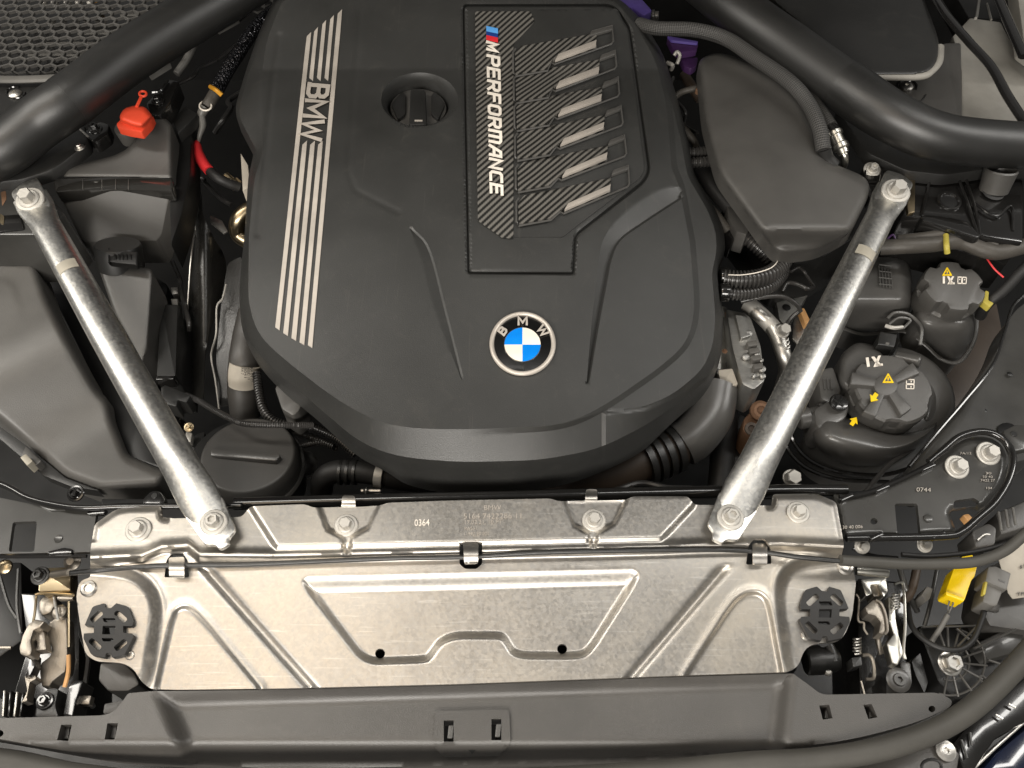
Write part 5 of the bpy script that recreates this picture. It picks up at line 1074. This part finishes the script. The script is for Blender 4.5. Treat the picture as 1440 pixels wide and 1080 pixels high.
# left slam panel
ls = T("slam_panel", "grey-black slam panel plate with dark slot on the left edge", "slam panel", (60, 740, -.03))
LS = rp([(-50, 690, 3), (0, 700, 4), (60, 712, 10), (118, 720, 10), (136, 716, 5), (128, 776, 3), (-50, 780, 3)], 5)
sh("plate", ls, M['semi'], LS, lambda P: -.012 + 0 * P[:, 0], 6, [], [rp([(18, 734), (52, 733), (48, 776), (12, 776)], 4)], .006)
tb("rolled_edge", ls, M['gloss'], [(-40, 665, -.01), (10, 684, -.006), (40, 700, -.004), (75, 709, -.004), (115, 714, -.004), (180, 712, -.006), (260, 712, -.008), (340, 711, -.008)], 4.6, 10, 8)
tb("front_edge", ls, M['gloss'], [(-40, 783, -.012), (40, 783, -.012), (122, 782, -.012)], 2.6, 8, 4)
pr("seam_patch", ls, M['semi'], rp([(56, 704), (84, 712), (92, 717), (70, 718), (56, 712)], 2), -.0095, .004, .001)
pr("weld_tab", ls, M['gloss'], rp([(121, 720), (140, 714), (150, 716), (146, 722), (124, 724)], 2), -.008, .006, .002); pr("weld_tab", ls, M['gloss'], rp([(66, 776), (90, 770), (102, 772), (100, 778), (70, 780)], 2), -.009, .006, .002)
pr("lug", ls, M['gloss'], rp([(200, 702), (212, 690), (226, 690), (234, 702), (228, 712), (200, 712)], 5), -.006, .008, .002); lt("lug_hole", ls, M['dark'], (217, 697, -.0058), [(4.5, 0), (4, .5)], seg=14)
bolt(ls, (107, 694, -.03), 12, M['gloss'], (0, -.3, 1)); lt("dimple", ls, M['semi'], (82, 758, -.0115), [(6, 0), (5.5, 1), (4, .4)], seg=18)
rr_ = tag(tb("crossmember_tube", None, M['gloss'], [(330, 709, -.03), (500, 704, -.03), (700, 699, -.03), (900, 694, -.03), (1100, 690, -.03), (1190, 690, -.03)], 9, 14, 6), "glossy black crossmember tube just behind the metal shield", "crossmember")
rad = tag(pr("radiator_core", None, M['dark'], [(140, 700), (1180, 700), (1120, 945), (210, 965)], -.11, .2, .004), "dark radiator pack beneath the metal shield visible through its holes", "radiator")
# ---------------------------------------------------------------- front plastic duct
fd = T("air_guide", "wide grey-brown plastic air guide along the bottom with slots and centre clip panel", "air guide", (660, 1020, -.12))
FD = rp([(-40, 1005, 3), (0, 1010, 4), (145, 1006, 8), (160, 1001, 10), (170, 990, 10), (180, 975, 3), (212, 972, 4), (400, 970, 4), (640, 964, 4), (955, 952, 4), (1115, 947, 4), (1140, 965, 12), (1155, 977, 10), (1320, 974, 10), (1340, 985, 8), (1336, 995, 8), (1290, 1016, 30), (1200, 1040, 40), (1050, 1060, 60), (900, 1070, 30), (400, 1082, 30), (150, 1066, 40), (-40, 1032, 20)], 6)
REC = [(178, 974), (1130, 946), (1156, 1048), (1080, 1075), (240, 1085), (205, 1066)]
def zfd(P): 
    s = sd(P, REC); z = -.055 - .0 * P[:, 1]
    ri = [(168, 960), (1118, 930), (1150, 1052), (232, 1075)]
    return -.050 - .016 * sst((8 - sd(P, [(222, 976), (1112, 948), (1096, 1100), (272, 1100)])) / 30) * (np.abs(P[:, 0] - 660) < 530) - .03 * sst((P[:, 1] - 1040) / 40)
slots = [rp([(86, 1019), (101, 1019), (96, 1042), (80, 1041)], 1), rp([(151, 1017), (166, 1017), (161, 1040), (147, 1040)], 1), rp([(1152, 992), (1166, 991), (1171, 1010), (1157, 1012)], 1), rp([(1214, 991), (1226, 990), (1234, 1009), (1221, 1011)], 1), ell(1310.5, 997, 5, 4.6, 16), ell(-1, 1031, 6, 5, 16), rp([(622, 1012), (639, 1012), (639, 1044), (622, 1044)], 1), rp([(690, 1010), (706, 1010), (706, 1042), (690, 1042)], 1)]
sh("guide_shell", fd, M['duct'], FD, zfd, 7, [], slots, .03)
for (x, y) in ((93, 1030), (159, 1029), (1164, 1001), (1226, 1000), (633, 1029), (700, 1027)): pr("slot_clip", fd, M['plas2'], rp([(x - 2, y - 9), (x + 5, y - 9), (x + 3, y + 9), (x - 4, y + 9)], 1), -.062, .012, .001)
sh("clip_panel", fd, M['duct'], rp([(612, 1000), (716, 998), (718, 1046), (704, 1062), (624, 1064), (609, 1048)], 6), lambda P: zfd(P) + .004, 6, [], [rp([(624, 1013), (638, 1013), (638, 1043), (624, 1043)], 1), rp([(691, 1011), (705, 1011), (705, 1041), (691, 1041)], 1)], .004)
tri_m = pr("moulded_triangle", fd, M['plas'], [(659, 1055), (669, 1055), (664, 1061)], lambda P: zfd(np.asarray(P)) + .0046, .001, 0)
sl = tag(tb("bonnet_seal", None, M['seal'], [(-60, 1064, -.06), (20, 1072, -.06), (120, 1092, -.06), (300, 1106, -.06), (660, 1100, -.06), (900, 1088, -.06), (1050, 1074, -.055), (1150, 1068, -.05), (1240, 1053, -.045), (1320, 1025, -.04), (1380, 985, -.035), (1440, 924, -.03), (1500, 850, -.03)], 16, 20, 10), "fat grey rubber bonnet seal sweeping round the lower right corner", "rubber seal")
bp = T("bumper_carrier", "black bumper carrier with ribs, torx screw and grey edge below the rubber seal", "bumper carrier", (1300, 1060, -.15))
pr("carrier", bp, M['duct'], rp([(900, 1105), (1160, 1084), (1270, 1060), (1330, 1044), (1350, 1060), (1340, 1120), (900, 1130)], 4), -.10, .05, .004)
lt("torx_screw", bp, M['steel'], (1329, 1056, -.098), [(14, 0), (14, 3), (10, 4), (7, 5), (4, 5), (4, 2)], (0, -.05, 1), 28); tb("oval_recess", bp, M['plas'], [(1310 + 14 * math.cos(a), 1078 + 10 * math.sin(a), -.1) for a in [k * math.pi / 6 for k in range(13)]], 2, 8, 2)
pr("black_channel", bp, M['gloss'], [(1340, 1044), (1370, 1010), (1470, 930), (1470, 1000), (1400, 1040), (1360, 1100)], -.12, .05, .004)
for x, y, dx, dy in ((1400, 1005, 10, 6), (1418, 990, 10, 5), (1364, 1030, 2, 18), (1352, 1040, 8, 26)): tb("rib", bp, M['steel'] if dy < 10 else M['semi'], [(x, y, -.115), (x + dx, y + dy, -.115)], 2, 6, 2)
pr("body_edge", bp, M['navybody'], [(1372, 1090), (1400, 1058), (1470, 1000), (1470, 1110), (1380, 1110)], -.13, .05, .006)
pr("chrome_edge", bp, M['steel'], [(1362, 1084), (1400, 1048), (1462, 996), (1462, 1000), (1402, 1053), (1364, 1090)], -.125, .004, .001)

# ---------------------------------------------------------------- the raised bonnet over the bay
bn = T("raised_bonnet", "raised dark bonnet with lined underside standing open over the engine bay", "bonnet", (720, 0, .2))
def slab(name, mat, x, y0, z0, y1, z1, th):
    d = Vector((0, y1 - y0, z1 - z0)).normalized(); n = Vector((0, d.z, -d.y)) * th
    A = [Vector((s * x * k, y, z)) + o for o in (Vector(), n) for y, z, k in ((y0, z0, 1.0), (y1, z1, .86)) for s in (-1, 1)]
    put(name, A, [[0, 1, 3, 2], [4, 6, 7, 5], [0, 2, 6, 4], [1, 5, 7, 3], [2, 3, 7, 6], [0, 4, 5, 1]], mat, bn)
slab("outer_skin", M['navybody'], .78, 1.75, .28, .80, 1.42, .012)
slab("underside_liner", M['plas'], .66, 1.68, .345, .88, 1.31, -.01)
# ---------------------------------------------------------------- bonnet latches
ll = T("bonnet_latch", "tan-coated bonnet latch with hook and striker plate at the lower left", "latch", (70, 900, -.15))
Lz = lambda x, y: [(a / 4.8, 855 + b / 4.8) for a, b in zip(x, y)]
def LP(*q): return [(a / 4.8, 855 + b / 4.8) for a, b in q]
pr("frame", ll, M['gloss'], rp([(30, 834), (108, 838), (112, 880), (110, 1008), (10, 1008), (40, 910)], 3), -.16, .1, .003)
pr("pawl_plate", ll, M['latch'], rp(LP((380, 60), (450, 60), (455, 330), (440, 430), (350, 500), (330, 535), (280, 530), (265, 440), (275, 370), (340, 320), (345, 260), (315, 200), (330, 100)), 2), lambda P: -.075 - .0002 * (P[:, 1] - 860), .02, .003)
hk = rp(LP((300, 90), (240, 75), (190, 110), (150, 190), (130, 270), (135, 310), (175, 325), (205, 315), (215, 280), (205, 215), (225, 150), (270, 130)), 2)
pr("hook", ll, M['latch'], hk, -.06, .02, .003); pr("hook_lever", ll, M['latch'], rp(LP((240, 150), (290, 150), (300, 190), (310, 280), (215, 290), (250, 260), (250, 220), (210, 200)), 1.5), -.07, .014, .002)
pr("pawl_arm", ll, M['latch'], rp([(54, 846), (60, 838), (76, 838), (78, 850), (70, 862), (58, 866), (54, 858)], 3), -.07, .02, .003)
lt("pivot", ll, M['latch'], (86, 862, -.072), [(10, 0), (10, 6), (7, 8), (5, 8)], seg=20)
tb("upper_rod", ll, M['bronze'], [(51, 838, -.06), (49, 862, -.062), (45, 884, -.065)], 1.8, 8, 4); tb("top_rail", ll, M['bronze'], [(50, 836, -.055), (62, 834, -.055), (106, 837, -.055)], 2.2, 8, 4)
tb("side_rod", ll, M['bronze'], [(97, 846, -.055), (97, 880, -.06), (97, 910, -.065)], 2.4, 8, 4); tb("side_rod", ll, M['tan'], [(96.5, 921, -.066), (96, 945, -.07), (91, 966, -.075)], 3, 8, 4)
tb("cross_bar", ll, M['steel'], [(76, 838, -.06), (78, 850, -.06), (82, 872, -.062)], 2, 8, 4); pr("tab_plate", ll, M['latch'], [(80, 838), (103, 838), (102, 843), (80, 843)], -.056, .006, .001)
pr("lower_bracket", ll, M['plas'], rp([(50, 1008), (55, 978), (69, 968), (82, 968), (77, 992), (82, 1008)], 4), -.07, .03, .002); bolt(ll, (63.5, 986, -.069), 12, M['gloss'], (0, 0, 1))
pr("linkage", ll, M['gloss'], rp(LP((210, 310), (240, 310), (235, 390), (200, 460), (165, 470), (185, 400)), 2), -.075, .014, .002); pr("lever_foot", ll, M['latch'], rp(LP((165, 460), (240, 455), (240, 480), (200, 500), (180, 600), (185, 625), (140, 640), (160, 615), (185, 560)), 2), -.08, .015, .002)
pr("black_arm", ll, M['gloss'], rp([(88, 1006), (96, 966), (104, 956), (117, 957), (108, 982), (102, 1008)], 3), -.075, .03, .003); pr("grey_tab", ll, M['latch'], rp(LP((545, 590), (615, 590), (600, 650), (540, 650)), 1.5), -.085, .01, .001)
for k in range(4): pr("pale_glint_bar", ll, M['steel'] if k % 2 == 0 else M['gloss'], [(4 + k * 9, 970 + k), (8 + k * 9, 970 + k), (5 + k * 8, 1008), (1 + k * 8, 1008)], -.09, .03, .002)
cl_ = T("latch_switch", "round black torx screw and brass cable end on pale bracket above the left latch", "cable bracket", (70, 815, -.06))
pr("bracket_plate", cl_, M['bronze'], rp([(54, 799), (99, 797), (99, 830), (54, 832)], 2), -.05, .02, .002); bolt(cl_, (57, 810, -.05), 13, M['plas'], (0, -.1, 1))
tb("cable_end", cl_, M['latch'], [(74, 808, -.03), (88, 806, -.02), (98, 805, -.01)], 5, 12, 4); lt("grommet", cl_, M['latch'], (103, 790, -.03), [(11, 0), (12, 3), (8, 6), (5, 9)], (0, -.3, 1), 20); lt("grommet", cl_, M['bronze'], (8, 797, -.03), [(10, 0), (10, 3), (7, 5)], (0, -.3, 1), 20)
gx = tag(pr("impact_absorber", None, M['duct'], rp([(141, 932), (175, 933), (190, 948), (196, 962), (180, 972), (152, 972), (138, 956)], 4), -.085, .05, .004), "grey-brown plastic block peeking out below the left ear of metal shield", "plastic block")
gy = tag(pr("corner_tab", None, M['duct'], rp([(147, 990), (168, 986), (178, 984), (160, 1002), (145, 1004)], 3), -.07, .02, .003), "small grey plastic tab behind the left corner of air guide", "plastic tab")
li = T("headlight_housing", "dark headlight back with thin ribs at the far left edge", "headlight housing", (15, 860, -.2))
pr("housing", li, M['dark'], [(-50, 790), (30, 790), (32, 900), (-50, 960)], -.17, .1, .003)
for q in ([(26, 800, -.1), (24, 850, -.1), (29, 890, -.1)], [(0, 810, -.12), (12, 850, -.12), (24, 870, -.12)], [(-10, 911, -.1), (16, 911, -.1)]): tb("rib", li, M['semi'] if q[0][0] > -1 else M['latch'], q, 2.4, 6, 4)
rl = T("bonnet_latch", "steel bonnet latch with curved hook, coil springs and pointed pawl at the lower right", "latch", (1240, 890, -.15))
RP_ = lambda *q: [(1140 + a / 3.6, 780 + b / 3.6) for a, b in q]
pr("frame", rl, M['gloss'], rp(RP_((240, 120), (480, 140), (480, 560), (520, 700), (250, 710), (240, 420)), 3), -.15, .1, .003)
pr("hook", rl, M['latch'], rp(RP_((275, 265), (320, 225), (350, 235), (385, 300), (395, 380), (375, 405), (345, 395), (355, 340), (330, 310), (290, 300)), 2), -.055, .02, .003)
tb("hook_rim", rl, M['latch'], [(a, b, -.053) for a, b in RP_((330, 228), (355, 245), (378, 300), (388, 380), (372, 402))], 2, 8, 5)
pr("pawl", rl, M['fitting'], rp(RP_((395, 210), (425, 215), (432, 330), (445, 400), (470, 500), (440, 560), (415, 550), (385, 450), (420, 400), (395, 330)), 2), -.06, .014, .002)
pr("pivot_plate", rl, M['fitting'], rp(RP_((255, 125), (380, 115), (390, 190), (370, 215), (340, 150), (300, 155), (310, 200), (280, 210)), 2), -.06, .02, .003)
pr("pivot_arm", rl, M['latch'], rp(RP_((300, 160), (340, 150), (350, 210), (320, 215)), 2), -.065, .02, .003)
tb("coil_spring", rl, M['steel'], [(*RP_((430 + 22 * math.cos(a * 1.0) , 195 + a * 2.2 + 6 * math.sin(a)))[0], -.055 + .006 * math.sin(a)) for a in np.arange(0, 36, .6)], 1.1, 6, 1, smooth=False)
tb("coil_spring", rl, M['steel'], [(*RP_((235 + 20 * math.cos(a), 420 + a * 2.4 + 5 * math.sin(a)))[0], -.07 + .006 * math.sin(a)) for a in np.arange(0, 34, .6)], 1.3, 6, 1, smooth=False)
tb("side_rail", rl, M['fitting'], [(*q, -.055) for q in RP_((425, 150), (455, 140), (470, 160), (478, 350), (470, 480), (478, 530))], 2, 8, 5)
tb("edge_strip", rl, M['latch'], [(*q, -.065) for q in RP_((230, 200), (245, 230), (240, 330), (268, 345), (270, 375), (288, 405))], 1.6, 8, 5); tb("edge_strip", rl, M['latch'], [(*q, -.075) for q in RP_((255, 640), (270, 700), (278, 715))], 1.6, 8, 4)
tb("bracket_loop", rl, M['latch'], [(*q, -.075) for q in RP_((262, 510), (300, 512), (318, 560), (318, 625), (280, 632))], 2.6, 8, 5); pr("dark_block", rl, M['plas'], rp(RP_((208, 520), (255, 515), (262, 560), (215, 570)), 1.5), -.07, .02, .002)
lt("torx_screw", rl, M['tank'], (1262, 957, -.08), [(16, 0), (17, 4), (13, 6), (9, 6), (8, 9), (4, 9), (3, 5)], (0, -.1, 1), 28); pr("screw_boss", rl, M['tank'], rp(RP_((455, 540), (505, 545), (515, 650), (490, 690), (450, 690)), 3), -.09, .04, .003)
pr("slot_plate", rl, M['latch'], rp(RP_((330, 420), (350, 415), (370, 500), (350, 505)), 1), -.08, .004, .001)
lt("striker_rod", rl, M['fitting'], (1204, 802, -.03), [(7, 0), (7, 40), (6, 43)], (1, -.12, .05), 18)
mo = T("latch_motor", "black cylindrical latch motor half hidden under right end of metal shield", "motor", (1160, 930, -.15))
lt("motor_body", mo, M['plas'], (1132, 929, -.10), [(18, 0), (20, 2), (20, 22), (17, 23), (17, 40), (14, 46), (8, 48)], (1, .03, .05), 28); tb("motor_spout", mo, M['plas'], [(1166, 908, -.09), (1172, 920, -.09), (1174, 932, -.09)], 7, 12, 5)
lt("motor_foot", mo, M['zinc'], (1163, 945, -.1), [(6, 0), (6, 4), (4, 6)], seg=16)
# ---------------------------------------------------------------- right headlight bracket
hb = T("headlight_bracket", "black headlight bracket with radiating ribs around a big zinc bolt", "headlight bracket", (1340, 930, -.2))
pr("bracket_floor", hb, M['dark'], rp([(1290, 880), (1440, 872), (1440, 940), (1400, 975), (1345, 985), (1320, 960)], 6), -.14, .06, .004)
bc_ = (1336, 931)
bolt(hb, (bc_[0] - 1, bc_[1] + 2, -.085), 17, M['steel'], (.05, -.15, 1), hexr=.75, tall=.6)
for r_ in (27, 49): tb("arc_rib", hb, M['tank'], [(bc_[0] + r_ * math.cos(a), bc_[1] + r_ * .96 * math.sin(a), -.09) for a in np.linspace(-1.25, 1.9, 14)], 1.5, 8, 2, 1.6)
for a in (-1.9, -1.3, -.75, -.35, .1, .5, .95, 1.35, 1.75): tb("radial_rib", hb, M['tank'], [(bc_[0] + 18 * math.cos(a), bc_[1] + 17 * math.sin(a), -.088), (bc_[0] + 52 * math.cos(a), bc_[1] + 50 * math.sin(a), -.09)], 1.5, 8, 1, 1.6, smooth=False)
for q in ([(1296, 882), (1345, 881), (1380, 880)], [(1332, 882), (1334, 915)], [(1345, 884), (1370, 905)], [(1372, 882), (1346, 910)], [(1370, 912), (1428, 885)], [(1440, 945), (1390, 928)]): tb("cross_rib", hb, M['tank'], [(x, y, -.085) for x, y in q], 1.6, 8, 2, 1.6, smooth=False)
lt("ring_boss", hb, M['tank'], (1381, 955, -.09), [(5, 0), (5, 3), (3, 3), (3, 0)], seg=16)
pr("strut_panel", hb, M['semi'], [(1372, 905), (1440, 872), (1440, 915), (1390, 928)], -.11, .02, .003); pr("inner_post", hb, M['plas'], rp([(1282, 930), (1294, 918), (1305, 960), (1300, 975), (1288, 950)], 2), -.10, .06, .003)
yl_ = T("airbag_connector", "bright yellow connector with white wires above the ribbed headlight bracket", "connector", (1350, 820, -.1))
pr("connector_body", yl_, M['yellow'], rp([(1342, 798), (1374, 795), (1371, 810), (1366, 816), (1356, 845), (1350, 844), (1330, 836), (1330, 831)], 2.5), -.06, .022, .004)
pr("connector_head", yl_, M['yellow'], rp([(1352, 783), (1368, 780), (1370, 786), (1352, 788)], 2), -.05, .02, .002); pr("body_rib", yl_, M['yellow'], rp([(1330, 832), (1356, 841), (1355, 846), (1331, 837)], 1), -.056, .01, .001)
for q in ([(1338, 838, -.066), (1334, 850, -.07), (1332, 866, -.08)], [(1342, 841, -.066), (1340, 850, -.07), (1334, 862, -.075)]): tb("white_wire", yl_, M['grey'], q, 1.1, 6, 4)
tb("wire_sleeve", yl_, M['grey'], [(1333, 865, -.07), (1322, 884, -.075), (1310, 902, -.08)], 3.6, 10, 4)
gc = T("sensor_connector", "grey sensor connector on black cable left of the white paper label", "connector", (1400, 820, -.1))
pr("upper_housing", gc, M['grey'], rp([(1390, 797), (1400, 796), (1422, 806), (1416, 830), (1396, 822), (1386, 816)], 2), -.05, .03, .003); pr("lower_housing", gc, M['grey'], rp([(1388, 820), (1412, 826), (1402, 852), (1394, 852), (1382, 846)], 3), -.055, .03, .004)
lt("plug_end", gc, M['tank'], (1395, 850, -.07), [(9, 0), (9, 8), (7, 10)], (-.2, -.75, -.2), 18); pr("yellow_lock", gc, M['oldyel'], [(1388, 806), (1392, 806), (1386, 836), (1382, 836)], -.052, .006, .001); pr("latch_mark", gc, M['plas2'], [(1404, 814), (1414, 818), (1413, 820), (1404, 816)], -.0495, .001, 0)
tb("cable", gc, M['rubber'], [(1385, 855, -.075), (1380, 872, -.07), (1368, 900, -.065), (1350, 913, -.065), (1325, 912, -.065), (1300, 900, -.07), (1282, 880, -.08), (1276, 850, -.1)], 4, 12, 8)
ppp = T("paper_label", "white paper label with small printed lines on grey housing at right edge", "label", (1430, 810, -.08))
pr("sheet_of_paper", ppp, M['paper'], [(1404, 785), (1412, 780), (1470, 745), (1470, 836), (1424, 842), (1418, 834)], -.075, .001, 0)
for k, (s_, x, y, w_) in enumerate((("5T", 1434, 800, 10), ("TPFN", 1430, 842, 20))): text("lettering", ppp, M['dark'], s_, (x, y - (4 if k else 0)), (w_, -2), (0, -5), lambda P: P[:, 0] * 0 - .0745)
pr("grey_housing", ppp, M['plas2'], rp([(1385, 800), (1470, 760), (1470, 890), (1392, 880), (1378, 850)], 4), -.095, .05, .004)
sv = T("cable_sleeve", "grey sleeve over release cable curving to the right edge above the yellow connector", "cable sleeve", (1300, 795, -.03))
tb("sleeve", sv, M['seal'], [(1182, 788, .004), (1220, 790, .0), (1270, 793, -.005), (1320, 793, -.008), (1370, 790, -.01), (1410, 776, -.008), (1440, 752, -.004), (1480, 715, 0)], 7.6, 16, 8)
tb("thin_cable", sv, M['rubber'], [(1268, 780, -.02), (1310, 782, -.02), (1370, 776, -.018), (1420, 762, -.012), (1460, 738, -.006)], 3.6, 10, 8)
ov = T("plug_cluster", "cluster of dark grey plugs and ribs right of the tube loop at right edge", "connector", (1410, 740, -.1))
pr("plug_body", ov, M['plas2'], rp([(1366, 746), (1390, 735), (1402, 742), (1400, 766), (1372, 770)], 5), -.06, .04, .004); pr("plug_rear", ov, M['plas2'], [(1400, 722), (1450, 700), (1450, 740), (1408, 752)], -.07, .04, .003)
for k in range(3): tb("rib", ov, M['grey'], [(1404 + k * 10, 720 - k * 3, -.062), (1408 + k * 10, 746 - k * 4, -.064)], 2, 8, 3)
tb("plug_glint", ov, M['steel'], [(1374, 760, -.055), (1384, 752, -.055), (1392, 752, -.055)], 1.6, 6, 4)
for i, (q, r, m, l_) in enumerate((([(1200, 770, -.05), (1225, 782, -.05), (1262, 786, -.05)], 4, 'gloss', "black curved spring clip just right of the metal shield edge"), ([(1262, 790, -.09), (1275, 830, -.1), (1290, 860, -.12)], 4, 'semi', "dark wire dropping behind the right latch"), ([(1290, 796, -.1), (1282, 830, -.1), (1270, 846, -.1)], 6, 'brown', "brown bracket arm behind the right latch"), ([(1318, 800, -.11), (1308, 850, -.11), (1300, 880, -.12)], 3, 'semi', "thin dark rod left of yellow connector"))):
    tag(tb("latch_wire", None, M[m], q, r, 10, 8), l_, "rod")
pk = tag(pr("relay_block", None, M['grey'], rp([(1296, 836), (1304, 824), (1312, 828), (1308, 842), (1302, 846)], 1.5), -.09, .03, .002), "tiny grey relay block between right latch and yellow connector", "relay")
# ---------------------------------------------------------------- wires in the dark gaps
r0 = random.Random(3)
wires = (("thin wire in the gap left of the engine cover top", (250, 120), (330, 60)), ("thin wire under the foil wrapped hose", (300, 180), (340, 120)), ("wire looping beside the red sleeve", (262, 230), (325, 290)), ("wire hidden behind the heat shield edge", (240, 360), (262, 470)),
         ("dark wire at the front edge below engine cover", (600, 690), (760, 694)), ("dark wire beneath the charge hose", (820, 695), (980, 680)), ("wire in the gap under the module cover", (1010, 340), (1080, 400)), ("wire behind the coolant tanks", (1290, 360), (1380, 440)),
         ("wire above the front bracket", (1210, 690), (1300, 620)), ("wire dropping beside left latch", (116, 860), (125, 1000)), ("wire in dark gap near purple connectors", (940, 110), (975, 190)), ("wire under the strut brace near airbox", (190, 560), (250, 640)))
for l_, a, b in wires:
    p = [(a[0] + (b[0] - a[0]) * t + r0.uniform(-9, 9), a[1] + (b[1] - a[1]) * t + r0.uniform(-9, 9), -.09 - r0.uniform(0, .05)) for t in (0, .25, .5, .75, 1)]
    tag(tb("loose_wire", None, M['conduit'], p, r0.uniform(2, 4), 8, 8), l_, "wire", "loose wires in the dark gaps")
bpy.context.view_layer.update()
